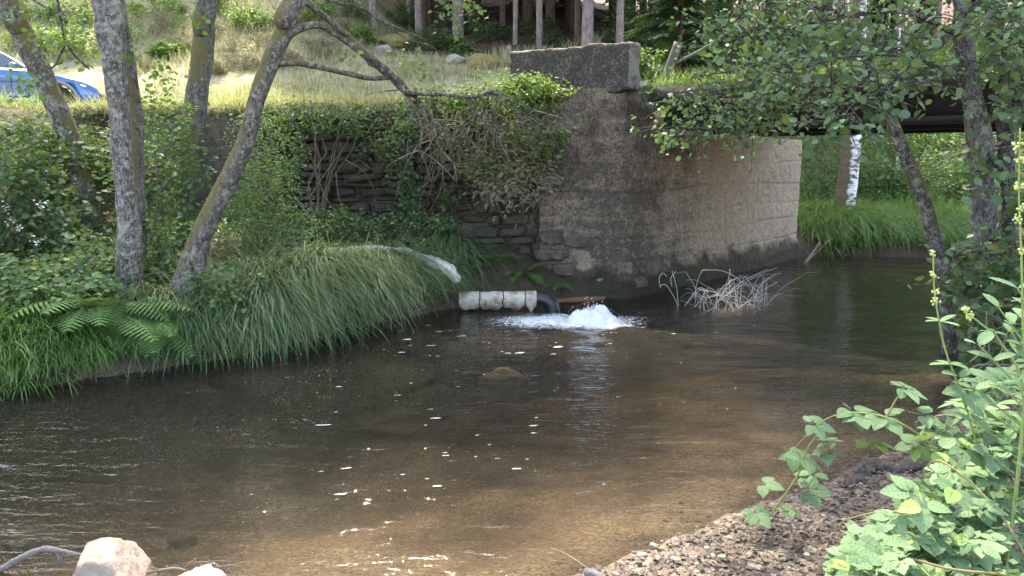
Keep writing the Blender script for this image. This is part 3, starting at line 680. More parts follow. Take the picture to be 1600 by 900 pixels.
BR4 = [
 [(476, 2, 6.85, 12), (500, 20, 6.95, 10), (530, 45, 7.05, 9), (560, 72, 7.2, 10), (580, 100, 7.3, 9)],
 [(443, 60, 6.85, 14), (470, 44, 6.9, 12), (500, 40, 7.0, 10), (530, 56, 7.1, 12), (562, 78, 7.2, 12), (582, 95, 7.3, 15), (605, 112, 7.4, 14), (625, 130, 7.5, 13), (640, 150, 7.6, 11)],
 [(424, 100, 6.85, 15), (462, 98, 6.95, 9), (500, 105, 7.05, 9), (545, 115, 7.2, 8), (580, 122, 7.35, 8), (612, 120, 7.45, 8)],
 [(612, 122, 7.45, 8), (628, 140, 7.5, 9), (650, 146, 7.55, 7), (690, 147, 7.7, 6), (735, 152, 7.8, 6), (765, 143, 7.85, 4), (785, 146, 7.9, 3)],
 [(762, 142, 7.85, 3), (800, 158, 7.9, 3), (835, 172, 7.95, 2), (880, 185, 8.0, 1.5)],
 [(645, 148, 7.6, 7), (662, 165, 7.65, 6), (675, 185, 7.7, 5), (682, 215, 7.7, 4), (690, 235, 7.75, 3), (705, 252, 7.8, 3)],
 [(630, 138, 7.55, 7), (642, 160, 7.6, 6), (655, 185, 7.65, 5), (660, 205, 7.65, 3), (655, 235, 7.6, 2)],
 [(728, 152, 7.8, 3), (745, 175, 7.8, 2.5), (765, 200, 7.85, 2), (790, 225, 7.9, 1.5)],
 [(676, 188, 7.7, 3), (700, 188, 7.75, 3), (720, 190, 7.8, 2)],
 [(565, 12, 7.0, 2), (590, 30, 7.1, 3), (625, 45, 7.2, 3), (660, 60, 7.3, 2)],
 [(592, 31, 7.1, 2), (604, 41, 7.15, 2), (640, 62, 7.25, 2), (675, 72, 7.3, 1.5), (690, 90, 7.3, 1)]]
mb = MB()
for q in BR4[:-2]: pixbranch(mb, q)
r = np.random.default_rng(3)
for q in range(46):      # fine dead twigs hanging at the end of the branch
    b_ = BR4[random.choice([3, 5, 6, 7])]; a_, c_, y_, w_ = random.choice(b_[1:])
    dx, dy = r.normal(8, 30), r.uniform(8, 70)
    pixbranch(mb, [(a_, c_, y_, 2.2), (a_+dx*.5+r.normal(0, 6), c_+dy*.4, y_+r.normal(0, .05), 1.6), (a_+dx, c_+dy, y_+r.normal(0, .12), .8)], n=4, m=3)
mesh_br = mb.build('branch', 'bark_lichen', t4, b4, True)
mb = MB(); P = pixbranch(mb, [(480, -10, 6.9, 4), (520, 2, 6.95, 3), (565, 12, 7.0, 3), (590, 30, 7.1, 3), (625, 45, 7.2, 3), (660, 60, 7.3, 2)])
mb.build('branch', 'bark_twig', t4, b4, True); mb = MB(); pixbranch(mb, BR4[-1]); mb.build('branch', 'bark_twig', t4, b4, True)
# hanging twig in front of the car
mb = MB(); pixbranch(mb, [(88, -12, 8.2, 5), (93, 20, 8.2, 4), (98, 50, 8.2, 4), (103, 65, 8.2, 4), (118, 88, 8.2, 4), (140, 108, 8.2, 3)])
pixbranch(mb, [(103, 65, 8.2, 3), (95, 85, 8.2, 3), (85, 103, 8.2, 3), (76, 107, 8.2, 2)]); mb.build('branch', 'bark_twig', t1, b1, True); mb = MB(); pixbranch(mb, [(40, -10, 8.2, 3), (60, 5, 8.2, 3), (90, 20, 8.2, 2), (120, 30, 8.2, 1.5)])
mb.build('branch', 'bark_twig', t1, b1, True)
def leaf_cloud(pix, n, size, seed, T=L6, spread=(14, 10), dY=.25, flat=.8):
    """leaves around listed photo points (px,py,Y)"""
    r = np.random.default_rng(seed); k_ = r.integers(0, len(pix), n); P = np.zeros((n, 3))
    for q in range(n):
        a_, b_, y_ = pix[k_[q]]; P[q] = atY(a_+r.normal(0, spread[0]), b_+r.normal(0, spread[1]), y_+r.normal(0, dY))
    return inst(T, P, rand_frames(n, r, None, flat, .35), size*r.uniform(.55, 1.2, n))
V, F = leaf_cloud([(75, 30, 8.2), (110, 40, 8.2), (130, 20, 8.3), (60, 60, 8.1), (140, 70, 8.3), (120, 60, 8.2), (90, 80, 8.2), (140, 90, 8.3), (35, 120, 8.0), (45, 135, 8.0), (30, 140, 8.0), (20, 20, 8)], 260, .07, 3)
mesh_obj('leaf_spray', V, F, 'leaf_light', t1, b1)['kind'] = 'stuff'
V, F = leaf_cloud([(205, 10, 7), (210, 50, 7.1), (200, 80, 7), (280, 18, 7.5), (300, 35, 7.5), (270, 30, 7.5), (255, 110, 7.3)], 190, .055, 4)
mesh_obj('leaf_spray', V, F, 'leaf_light', t2, b2)['kind'] = 'stuff'
V, F = leaf_cloud([(700, 15, 7.2), (725, 10, 7.2), (690, 5, 7.2), (740, 20, 7.2), (715, 45, 7.3), (640, 75, 7.3), (630, 95, 7.4), (555, 85, 7.2), (655, 108, 7.4)], 150, .06, 5)
mesh_obj('leaf_spray', V, F, 'leaf_mid', t4, b4)['kind'] = 'stuff'

# --- right bank trees; out-of-view crowns placed to shade water and brambles
r1, rb1, RP1, RR1 = tree('alder_tree', 'thick grey trunk on the right bank rising past the bridge deck', [(1500, -6, 24), (1505, 60, 27), (1512, 112, 30), (1524, 180, 34), (1530, 225, 38), (1537, 330, 38), (1536, 450, 38), (1530, 560, 42)], 6.4, 'bark_alder', ((2.3, 6.6, 6.9), (2.7, 2.5, 1.6)), 'leaf_alder', 21, nleaf=5600)
r2, rb2, RP2, RR2 = tree('alder_tree', 'darker trunk just right of the thick grey bank trunk', [(1553, -6, 24), (1560, 80, 27), (1566, 160, 27), (1572, 240, 24), (1576, 330, 22), (1575, 450, 22), (1570, 560, 26)], 6.7, 'bark_dark', ((5.6, 7.2, 6.6), (2.0, 2.0, 1.8)), 'leaf_alder', 22, nleaf=4500)
r3, rb3, RP3, RR3 = tree('alder_tree', 'thin dark lichen-flecked trunk leaning left over the water', [(1352, 85, 15), (1372, 140, 18), (1387, 175, 19), (1407, 225, 21), (1430, 280, 23), (1448, 330, 24), (1462, 385, 25), (1473, 440, 25), (1484, 555, 28)], [6.7, 6.75, 6.8, 6.8, 6.85, 6.9, 6.9, 6.9, 6.9], 'bark_lichen', ((3.3, 9.4, 7.6), (2.6, 2.4, 1.7)), 'leaf_alder', 23, nleaf=4200)
ALDER = [leaf_hi(.80, 7, .52, .12, .10, .05), leaf_hi(.72, 7, .48, .2, .22, .05), leaf_hi(.86, 7, .55, .05, .16, .05)]
def leaf_meshes(nm, Ts, mat):
    out = []
    for V, F in Ts:
        o = mesh_obj(nm, V, F, mat, None, None, True); vein_attr(o.data, len(V), len(V)//3-1); out.append(o.data); bpy.data.objects.remove(o)
    return out
ALM = leaf_meshes('leaf', ALDER, 'leaf_alder')
def place_leaf(me, nm, parent, base, p, Fr, s):
    o = bpy.data.objects.new(nm, me); COL.objects.link(o); o.parent = parent
    M = Matrix([[*(Fr[0]*s), p[0]-base[0]], [*(Fr[1]*s), p[1]-base[1]], [*(Fr[2]*s), p[2]-base[2]], [0, 0, 0, 1]]); o.matrix_local = M
    return o
def spray_tree(parent, base, branches, nper, size, seed, nobj, droop=.3, spread=.16, tw=26):
    """branches: pixel polylines with depth; twigs and leaves along them; nearest leaves are objects"""
    r = np.random.default_rng(seed); mb = MB(); pos = []; 
    for pts in branches:
        P = pixbranch(mb, pts, n=6, m=4)
        Ps, _ = smooth_path(P, np.zeros(len(P)), 8); L = np.linalg.norm(P[-1]-P[0])
        for q in range(tw):
            p = Ps[int(len(Ps)*r.uniform(.08, .999))]; d = r.normal(size=3)*np.array([1, .9, .55]); d[2] -= droop*.6; d /= np.linalg.norm(d); l = r.uniform(.15, .55)
            e_ = p+d*l; mid_ = p+d*l*.5+np.array([0, 0, .04]); mb.add(*tube([p, mid_, e_], [.006, .004, .002], 4, 2))
            for w_ in range(nper):
                s = r.uniform(.2, 1.05); pos.append(p+(e_-p)*s+r.normal(size=3)*spread*.35)
    mb.build('branch', 'bark_twig', parent, base, True)
    pos = np.array(pos); n = len(pos); Fr = rand_frames(n, r, None, .7, .45); sc = size*r.uniform(.55, 1.2, n)
    order = np.argsort(np.linalg.norm(pos-np.array([0, 0, CAMZ]), axis=1)/sc)
    for q in order[:nobj]: place_leaf(ALM[r.integers(3)], 'leaf', parent, base, pos[q], Fr[q], sc[q])
    rest = order[nobj:]
    if len(rest):
        o = mesh_obj('foliage', *inst(L6, pos[rest], Fr[rest], sc[rest]), 'leaf_alder', parent, base); o['kind'] = 'stuff'
spray_tree(r1, rb1, [
 [(1512, 130, 6.4, 9), (1440, 95, 6.2, 6), (1370, 85, 6.0, 5), (1290, 95, 5.9, 4), (1220, 120, 5.9, 3)],
 [(1505, 60, 6.4, 9), (1420, 20, 6.2, 6), (1330, 25, 6.1, 5), (1240, 45, 6.2, 4), (1170, 60, 6.3, 3)],
 [(1505, 90, 6.4, 8), (1460, 120, 6.0, 5), (1400, 140, 5.8, 4), (1340, 160, 5.7, 3), (1290, 175, 5.7, 2)],
 [(1502, 30, 6.4, 8), (1550, -10, 6.0, 6), (1600, 10, 5.6, 4), (1640, 40, 5.4, 3)]], 7, .070, 31, 300, tw=60)
spray_tree(r2, rb2, [
 [(1562, 110, 6.7, 7), (1580, 130, 6.2, 5), (1600, 170, 5.8, 4), (1610, 220, 5.6, 3)],
 [(1558, 60, 6.7, 7), (1590, 60, 6.2, 5), (1620, 90, 5.9, 3)],
 [(1570, 220, 6.7, 6), (1545, 240, 6.3, 4), (1580, 290, 6.0, 3), (1600, 330, 5.9, 2)],
 [(1572, 330, 6.7, 6), (1550, 380, 6.2, 4), (1520, 395, 6.0, 3), (1495, 400, 6.0, 2)],
 [(1572, 420, 6.7, 6), (1555, 440, 6.2, 4), (1530, 450, 6.0, 3), (1505, 460, 6.0, 2)]], 5, .09, 32, 260, tw=28)
spray_tree(r3, rb3, [
 [(1352, 85, 6.7, 8), (1290, 70, 7.0, 6), (1220, 90, 7.5, 4), (1150, 110, 8.0, 3), (1080, 120, 8.4, 2)],
 [(1360, 105, 6.7, 7), (1300, 130, 7.2, 5), (1220, 160, 7.6, 4), (1150, 180, 8.0, 3), (1090, 175, 8.3, 2)],
 [(1352, 85, 6.7, 8), (1310, 20, 6.9, 6), (1230, 10, 7.3, 4), (1150, 30, 7.8, 3), (1110, 60, 8.2, 2)],
 [(1220, 160, 7.6, 4), (1170, 200, 7.9, 3), (1110, 205, 8.2, 2), (1040, 205, 8.5, 1.5)],
 [(1220, 90, 7.5, 4), (1180, 130, 7.9, 3), (1120, 150, 8.3, 2), (1050, 165, 8.6, 1.5)]], 7, .068, 33, 300, tw=60)

# --- conifers up the slope
def conifer_crown(h0, h1, seed):
    r = np.random.default_rng(seed); P = []; D = []; S = []
    for z in np.linspace(h0, h1, 44):
        rad = .25+2.3*(h1-z)/(h1-h0)
        for a_ in r.uniform(0, 6.28, 9):
            for s in np.linspace(.25, 1, 7):
                P.append((math.cos(a_)*rad*s, math.sin(a_)*rad*s, z-.35*s*rad*.6+r.normal(0, .08))); D.append((math.cos(a_+r.normal(0, .6)), math.sin(a_+r.normal(0, .6)), -.3)); S.append(.85*r.uniform(.7, 1.3))
    P = np.array(P); return inst((L4[0]*np.array([.9, 1, 1]), L4[1]), P, frames(np.array(D), np.array([[0, 0, 1.]])+r.normal(0, .35, (len(P), 3))), np.array(S))
CON_T = {}
def conifer(px, py, wpx, mat, label, group, hgt=16, seed=0, hitpt=None):
    p = ground_hit(px, py, 17) if hitpt is None else np.array(hitpt)
    rad = max(.055, wpx*mpp(p[1])*.5) if wpx else .16
    o = thing('conifer_tree', label, 'tree', p, group); r = np.random.default_rng(abs(int(px*7+py))+seed)
    lx, ly = r.normal(0, .18, 2)
    P = [(0, 0, -.3), (0, 0, 0), (lx*.2, ly*.2, 2.5), (lx*.6, ly*.6, 7), (lx, ly, hgt)]
    V, F = tube(P, [rad*1.3, rad*1.08, rad, rad*.8, rad*.1], 10, 5, .05, 4); mesh_obj('trunk', V, F, mat, o, None, True)
    if 'crown' not in CON_T:
        V, F = conifer_crown(4.6, 16.4, 3); c = mesh_obj('crown', V, F, 'needle', o); CON_T['crown'] = c.data
    else:
        c = bpy.data.objects.new('crown', CON_T['crown']); COL.objects.link(c); c.parent = o
    c.rotation_euler = (0, 0, r.uniform(0, 6)); c.location = (lx*.8, ly*.8, 0); c.scale = (1, 1, hgt/16)
    return o
GF = 'conifers at the edge of the dark wood'
for (px, py, w_) in [(584, 45, 11), (640, 40, 8), (655, 55, 11), (716, 57, 17), (785, 40, 8)]:
    conifer(px, py, w_, 'bark_pine', 'pale slender conifer trunk at the wood edge above the sunny slope', 'pale conifers above the slope')
for (px, py, w_) in [(805, 70, 7), (843, 80, 9), (968, 78, 11), (1033, 70, 12)]:
    conifer(px, py, w_, 'bark_pine', 'slim pale conifer trunk behind the concrete parapet', 'slim conifers behind the parapet')
conifer(917, 78, 17, 'bark_pine', 'thickest pale conifer trunk behind the concrete parapet', None)
conifer(902, 76, 9, 'bark_pinedark', 'thin reddish conifer trunk touching the thickest pale one behind the parapet', None)
r = np.random.default_rng(12); cnt = 0
for gx in np.linspace(-6, 16, 15):
    for gy in (28.5, 30.5, 33.5, 36, 38.5, 41, 43.5, 46.5, 50, 55):
        x = gx*(gy/25)+r.normal(0, .35); y = gy+r.normal(0, .5)
        if x < -3.2 or (x > 5.2 and gy < 35): continue
        conifer(x*100, y*100, 0, 'bark_pinedark', 'dark conifer trunk deep in the shaded wood', 'conifers in the shaded wood', 17, 5, (x, y, G(x, y)))
for q, (x, y) in enumerate([(4.8, 27.5), (7.6, 31.0), (10.6, 32), (13.8, 31), (17, 32)]):
    conifer(x*90, y*100, 0, 'bark_pine', 'conifer standing behind the bridge foliage', 'conifers behind the bridge', 15, 8, (x, y, G(x, y)))
for q in range(26):  # unseen trees added to cover the sky reflected in the left water
    x = -34+q*1.25+r.normal(0, .4); y = 39+r.uniform(0, 6)
    conifer(x*100, y*100, 0, 'bark_pinedark', 'unseen conifer of the belt added above the sunny slope', 'added unseen conifers above the sunny slope', 16, 11, (x, y, G(x, y)))
# --- birches behind the bridge
def birch(pix, Yd, label, seed, crown):
    o, b, P, R = tree('birch_tree', label, pix, Yd, 'bark_birch', crown, 'leaf_light', seed, nleaf=1300, leafsize=.12, rough=.06); return o
birch([(1340, 60, 26), (1332, 195, 31), (1327, 260, 32), (1319, 330, 34)], 15.6, 'birch with white and brown bark on the grassy bank under the bridge', 51, ((6.6, 15.5, 7.5), (1.8, 1.8, 2)))
birch([(1402, 100, 9), (1400, 200, 11), (1399, 300, 12)], 18.5, 'thin pale birch further back under the bridge', 52, ((9, 18.5, 7), (1.5, 1.5, 1.6)))

# ------------------------------------------------------------------ bushes
def bush(name, label, cat, c, rad, n, size, mat, seed, group=None, T=L4, base=None, clumps=30, stems=10, stemmat='brown_twig', sig=.2, flat=.7, stuff=False):
    c = np.array(c, float); b = np.array(base if base is not None else (c[0], c[1], G(c[0], c[1])), float)
    o = thing(name, label, cat, b, group)
    (V, F), tips = crown_leaves(c, rad, n, size, seed, T, clumps, sig, flat)
    mesh_obj('foliage', V, F, mat, o, b)
    mb = MB()
    for q, t in enumerate(tips[:stems]): mb.add(*tube(*limb(b+np.array([0, 0, -.05]), t, .012, .003, seed+q, 5, -.15, .08), 4, 2))
    mb.build('stem', stemmat, o, b, True); return o
def pb(px, py, Yd): return atY(px, py, Yd)
B = bush
B('bramble_bush', 'dark bramble thicket with white blossom left of the leaning trunk', 'bush', pb(25, 315, 7.9), (.72, .7, .75), 3000, .075, 'leaf_dark', 61, T=L6, clumps=60)
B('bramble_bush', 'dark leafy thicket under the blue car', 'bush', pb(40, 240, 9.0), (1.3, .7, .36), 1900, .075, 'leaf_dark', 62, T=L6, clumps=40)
B('bramble_bush', 'low bramble mound at the water edge below the leaning trunk', 'bush', pb(60, 460, 6.5), (.8, .6, .35), 1900, .065, 'leaf_mid', 63, T=L6, clumps=40)
B('leafy_bush', 'leafy green bush between the grey trunk and the mossy trunk', 'bush', pb(250, 270, 8.6), (.55, .6, .85), 2400, .06, 'leaf_mid', 64, T=L6, clumps=46)
B('leafy_bush', 'low dark leaves between the two nearest bank trunks', 'bush', pb(245, 420, 7.3), (.38, .4, .42), 1300, .06, 'leaf_mid', 65, T=L6, clumps=30)
B('leafy_bush', 'bright fine-leaved shrub right of the right-leaning trunk', 'bush', pb(405, 275, 8.8), (.46, .5, .70), 3600, .034, 'leaf_light', 66, clumps=70)
B('leafy_bush', 'feathery green shrub low behind the sedge mound', 'bush', pb(425, 350, 8.4), (.6, .5, .5), 3600, .034, 'leaf_mid', 67, clumps=60)
B('leafy_bush', 'dark green bush on the bank top behind the right-leaning trunk', 'bush', pb(490, 182, 9.9), (.85, .4, .20), 1500, .05, 'leaf_dark', 68, clumps=60, T=L6)
B('leafy_bush', 'pale bush at the foot of the stone wall', 'bush', pb(510, 352, 9.2), (.60, .3, .20), 1000, .05, 'leaf_mid', 69, clumps=36, T=L6)
B('leafy_bush', 'small leafy plants against the dark stone wall beside the ferns', 'bush', pb(640, 365, 9.3), (.5, .22, .24), 900, .05, 'leaf_mid', 70, clumps=26, T=L6)
B('leafy_bush', 'dark leafy growth behind the straight grey trunk', 'bush', pb(150, 235, 9.4), (.9, .6, .36), 2200, .06, 'leaf_dark', 71, T=L6, clumps=40)
B('leafy_bush', 'undergrowth clump between fern and straight grey trunk', 'bush', pb(150, 430, 7.0), (.5, .45, .35), 1300, .06, 'leaf_mid', 72, T=L6, clumps=30)
B('leafy_bush', 'small broad-leaved plant at the foot of the right-leaning trunk', 'bush', pb(350, 450, 6.75), (.32, .25, .28), 700, .055, 'leaf_mid', 73, T=L6, clumps=22)
# hanging growth over the wall
top = np.array([-.8, 10.15, 2.45])
B('overhanging_shrub', 'yellow-green leafy shrub spilling over the wall beside the parapet', 'bush', pb(790, 150, 9.7), (.72, .35, .26), 3400, .045, 'leaf_light', 81, T=L6, clumps=60, base=(-.2, 10.2, 2.4), stems=16)
B('overhanging_shrub', 'leafy branch hanging down the wall below the parapet', 'bush', pb(850, 225, 9.5), (.32, .22, .22), 800, .06, 'leaf_mid', 82, T=L6, clumps=22, base=(.2, 9.95, 2.4), stems=8)
B('overhanging_shrub', 'dark leaves trailing down the stone wall under bare twigs', 'bush', pb(625, 250, 9.5), (.28, .2, .55), 1000, .06, 'leaf_dark', 83, T=L6, clumps=26, base=(-1.3, 10.2, 2.4), stems=10)
B('broom_bush', 'straggly olive broom bush hanging over the wall', 'bush', pb(775, 225, 9.45), (.62, .3, .42), 4200, .075, 'broom', 84, T=LN, clumps=46, base=(-.3, 10.1, 2.4), stems=24, flat=1.5)
B('dry_bush', 'tangle of dry brown stems draped down the wall', 'bush', pb(800, 265, 9.4), (.5, .25, .45), 2300, .085, 'dry_shrub', 85, T=LN, clumps=40, base=(-.2, 10.05, 2.4), stems=30, flat=1.8)
B('leafy_bush', 'green growth along the wall top by the drooping branch', 'bush', pb(690, 175, 9.9), (.55, .3, .3), 1900, .05, 'leaf_mid', 86, T=L6, clumps=36, base=(-1.0, 10.3, 2.45))
B('dry_bush', 'small reddish dry plant growing on the wall under the parapet', 'bush', pb(925, 180, 9.62), (.14, .06, .16), 260, .05, 'dry_shrub', 87, T=LN, clumps=12, base=(1.0, 9.75, 2.0), flat=1.5)
B('overhanging_shrub', 'ivy-like growth hanging off the deck end beside the parapet', 'bush', pb(1045, 150, 9.55), (.34, .22, .16), 1000, .05, 'leaf_mid', 88, T=L6, clumps=26, base=(1.9, 9.75, 2.6))
B('leafy_bush', 'bright green weeds growing between parapet and leaning post', 'bush', pb(1012, 98, 10.3), (.24, .2, .16), 700, .05, 'leaf_light', 89, T=L6, clumps=20, base=(1.85, 10.3, 2.6))
for q, (px, py, rx_, rz_) in enumerate([(455, 240, .22, .30), (575, 215, .22, .22), (700, 335, .18, .30), (620, 330, .24, .18)]):
    p = pb(px, py, 9.75); B('ivy_plant', 'ivy-like leaves clinging to the dark stone wall', 'plant', p, (rx_, .13, rz_), 260, .055, 'leaf_dark' if q % 2 else 'leaf_mid', 180+q, 'ivy plants on the stone wall', T=L6, clumps=20, base=(p[0], wall_y(p[0])+.1, p[2]), stems=6)
# twigs hanging on the wall
tw = thing('fallen_branch', 'loose grey fallen branches lying against the dark stone wall', 'branch', (-2.2, 9.7, .8)); mb = MB(); r = np.random.default_rng(9)
for pts in [[(485, 240, 9.9), (505, 300, 9.7), (530, 340, 9.5)], [(540, 250, 9.9), (570, 270, 9.8), (590, 310, 9.7)], [(525, 270, 9.8), (530, 310, 9.7), (545, 345, 9.5)], [(500, 255, 9.9), (480, 300, 9.7), (500, 335, 9.6)], [(690, 235, 9.6), (690, 290, 9.6), (672, 330, 9.6)], [(650, 300, 9.6), (690, 270, 9.6), (720, 262, 9.6)], [(580, 265, 9.8), (560, 250, 9.8), (545, 262, 9.8)]]:
    P = [atY(*q) for q in pts]; mesh_obj('branch', *tube(P, [.0065, .005, .0025], 5, 4), 'brown_twig', tw, (-2.2, 9.7, .8), True)
tw = thing('hanging_twig', 'mass of bare brown twigs hanging under the drooping branch', 'twigs', atY(690, 180, 9.3)); b_ = atY(690, 180, 9.3); mb = MB()
for q in range(90):
    a_, c_ = r.uniform(640, 860), r.uniform(165, 215); dx, dy = r.normal(5, 34), r.uniform(20, 120)
    mb.add(*tube([atY(a_, c_, 9.4), atY(a_+dx*.6, c_+dy*.4, 9.35), atY(a_+dx, c_+dy, 9.4+r.normal(0, .08))], [.006, .005, .002], 4, 3))
mb.build('twig', 'brown_twig', tw, b_, True)
# behind the bridge
for q, (px, py, Yd, rd, n, m_) in enumerate([(1290, 240, 17.5, (1.0, .8, 1.0), 2600, 'leaf_mid'), (1380, 235, 19.5, (1.5, 1, 1.1), 3400, 'leaf_light'), (1450, 215, 18.5, (1.2, .9, .9), 2800, 'leaf_light'), (1460, 290, 17.0, (1.1, .8, .7), 2600, 'leaf_mid'), (1560, 260, 16.5, (1.3, .9, 1.2), 3000, 'leaf_mid'), (1370, 290, 17.5, (.9, .7, .55), 2200, 'leaf_mid'), (1620, 330, 15.5, (1.2, .8, .9), 2000, 'leaf_mid'), (1300, 190, 22, (2, 1, 1.4), 3000, 'leaf_light'), (1480, 190, 22.5, (2.2, 1, 1.5), 3200, 'leaf_light')]):
    B('leafy_bush', 'leafy green bush on the shady bank seen under the bridge', 'bush', pb(px, py, Yd), rd, n, .085, m_, 90+q, 'bushes seen under the bridge', T=L4, clumps=60)
for q, (x, y, s_) in enumerate([(6.2, 24.5, 1.5), (9.0, 25.2, 1.8), (12.0, 25.0, 1.8), (15.0, 24.5, 2.0), (7.6, 27, 2.2), (11, 28, 2.4), (14.5, 28, 2.4), (4.2, 25.5, 1.3), (18, 26, 2.4)]):
    B('leafy_bush', 'tall understorey shrub at the wood edge behind the bridge', 'bush', (x, y, G(x, y)+s_*.95), (s_, s_*.8, s_*1.25), 2600, .16, 'leaf_mid' if q % 2 else 'leaf_dark', 170+q, 'understorey shrubs behind the bridge', T=L4, clumps=60)
for q, (x, y, s_) in enumerate([(-2.6, 24.2, .7), (-.6, 25.0, .6), (1.2, 24.4, .5), (2.9, 25.0, .8), (-1.6, 27.0, .8), (.9, 27.5, .8)]):
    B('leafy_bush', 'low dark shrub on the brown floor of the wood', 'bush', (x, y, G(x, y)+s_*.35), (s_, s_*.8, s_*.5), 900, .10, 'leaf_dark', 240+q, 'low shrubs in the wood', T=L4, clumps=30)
# sunny hillside shrubs
r = np.random.default_rng(77); labs = {'dry_shrub': ('dry_bush', 'dry straw-coloured shrub on the sunny slope', 'dry shrubs on the sunny slope'), 'leaf_light': ('leafy_bush', 'pale green shrub on the sunny slope', 'green shrubs on the sunny slope'), 'leaf_mid': ('leafy_bush', 'deeper green shrub on the sunny slope', 'darker shrubs on the sunny slope')}
for q, (px, py, m_, s_) in enumerate([(60, 60, 'leaf_light', .8), (130, 70, 'leaf_light', .9), (110, 20, 'leaf_mid', .8), (230, 45, 'dry_shrub', .8), (265, 75, 'leaf_light', .5), (290, 60, 'dry_shrub', .6), (365, 70, 'dry_shrub', .7), (390, 30, 'leaf_light', .7), (250, 10, 'leaf_light', .8), (420, 60, 'dry_shrub', .5), (500, 70, 'dry_shrub', .6), (480, 20, 'leaf_light', .8), (350, 5, 'leaf_light', .8), (560, 50, 'leaf_light', .5), (620, 20, 'leaf_mid', .7), (540, 10, 'leaf_mid', .8), (330, 100, 'dry_shrub', .5), (210, 95, 'dry_shrub', .5), (270, 30, 'dry_shrub', .7), (380, 90, 'dry_shrub', .5), (450, 85, 'dry_shrub', .5), (330, 40, 'dry_shrub', .6), (530, 40, 'dry_shrub', .5), (20, 20, 'leaf_light', .9), (700, 60, 'leaf_light', .5), (730, 75, 'leaf_mid', .4)]):
    p = ground_hit(px, py+14); n_, l_, g_ = labs[m_]
    B(n_, l_, 'bush', p+np.array([0, 0, s_*.25]), (s_, s_, s_*.55), 1500 if m_ != 'dry_shrub' else 1900, .10, m_, 120+q, g_, T=LN if m_ == 'dry_shrub' else L4, clumps=34, flat=1.4 if m_ == 'dry_shrub' else .7)
# ferny spruce boughs behind the post
sp_ = ground_hit(1060, 82, 12.5); sp_ = np.array([3.1, 14.8, G(3.1, 14.8)]); so = thing('spruce_sapling', 'young spruce with layered boughs behind the leaning post', 'tree', sp_)
V, F = tube([(0, 0, -.2), (0, 0, 1), (.05, 0, 3.4)], [.07, .06, .01], 8, 4); mesh_obj('trunk', V, F, 'bark_pinedark', so, None, True)
P = []; D = []; S = []; mb = MB(); r = np.random.default_rng(4)
for z in np.linspace(.25, 3.3, 15):
    rad = 1.55*(3.5-z)/3.2+.15
    for a_ in r.uniform(0, 6.28, 8):
        dd = np.array([math.cos(a_), math.sin(a_), -.12]); 
        for s in np.linspace(.15, 1, 13):
            for sd_ in (-1, 1):
                P.append(dd*rad*s+np.array([0, 0, z-.12*s*s])); an = a_+sd_*.75; D.append((math.cos(an), math.sin(an), -.35)); S.append(.30*(1.15-s*.7)*r.uniform(.8, 1.2))
P = np.array(P); mesh_obj('crown', *inst((L4[0]*np.array([.55, 1, 1]), L4[1]), P, frames(np.array(D), np.tile([0, 0, 1.], (len(P), 1))+r.normal(0, .2, (len(P), 3))), np.array(S)), 'needle', so)

# ------------------------------------------------------------------ sedge, grass (uncountable)
def sedge(name, label, pts, n, L, seed, mat='sedge', width=.0105, toward=None, curv=(1.5, 2.35), spread=.08, th0=(.2, .8)):
    r = np.random.default_rng(seed); pts = np.array(pts, float); k_ = r.integers(0, len(pts), n)
    p = pts[k_][:, :2]+r.normal(0, spread, (n, 2)); z = Gv(p[:, 0], p[:, 1])
    z = np.maximum(z, .02)
    tuft = r.uniform(0, 6.28, len(pts))
    if toward is None: az = r.uniform(0, 6.28, n)
    else: az = math.atan2(toward[1], toward[0])+np.random.default_rng(seed+9).normal(0, .6, len(pts))[k_]+r.normal(0, .38, n)
    V, F = blades(np.c_[p, z-.01], L*r.uniform(.5, 1.2, n)*np.random.default_rng(seed+5).uniform(.7, 1.2, len(pts))[k_], az, r.uniform(*th0, n), r.uniform(*curv, n), width*r.uniform(.7, 1.3, n), 6)
    o = mesh_obj(name, V, F, mat); tag(o, label, 'grass', kind='stuff'); return o
def shore_pts(px0, px1, fy, n, back, seed):
    """points on the far bank set back from the waterline"""
    r = np.random.default_rng(seed); out = []
    for q in range(n):
        px = r.uniform(px0, px1); p = atZ(px, fy(px), 0); b_ = r.uniform(.03, back); out.append(p[:2]+np.array([-.55, .8])*b_)
    return out
fy = lambda px: np.interp(px, [0, 130, 250, 400, 560, 720], [610, 588, 570, 548, 508, 470])
sedge('sedge_grass', 'lush green sedge mound hanging over the far waterline', shore_pts(395, 728, fy, 200, .55, 1), 12000, .80, 201, toward=(.5, -.9))
sedge('sedge_grass', 'drooping sedge tuft left of the big mound', shore_pts(275, 420, fy, 80, .40, 2), 5600, .52, 202, toward=(.5, -.9))
sedge('sedge_grass', 'yellowish grass tufts at the waterline below the fern', shore_pts(-40, 150, fy, 80, .35, 3), 5200, .46, 203, 'sedge_light', toward=(.4, -.8), curv=(.9, 2.2))
sedge('sedge_grass', 'small grass tuft beside the fern at the waterline', shore_pts(200, 275, fy, 22, .25, 4), 1500, .42, 204, toward=(.4, -.9))
sedge('sedge_grass', 'thin overhanging grass along the waterline below the leaning trunk', shore_pts(-60, 420, fy, 120, .13, 8), 5200, .34, 206, 'sedge_light', .009, toward=(.4, -.9), curv=(1.2, 2.3))
sedge('dead_grass', 'scattered straw-coloured dead blades among the sedge mound', shore_pts(260, 720, fy, 150, .55, 9), 1100, .62, 207, 'dry_grass', .008, curv=(.3, 2.4), spread=.15, th0=(.1, 1.2))
fy2 = lambda px: 402
r = np.random.default_rng(6); pts = []
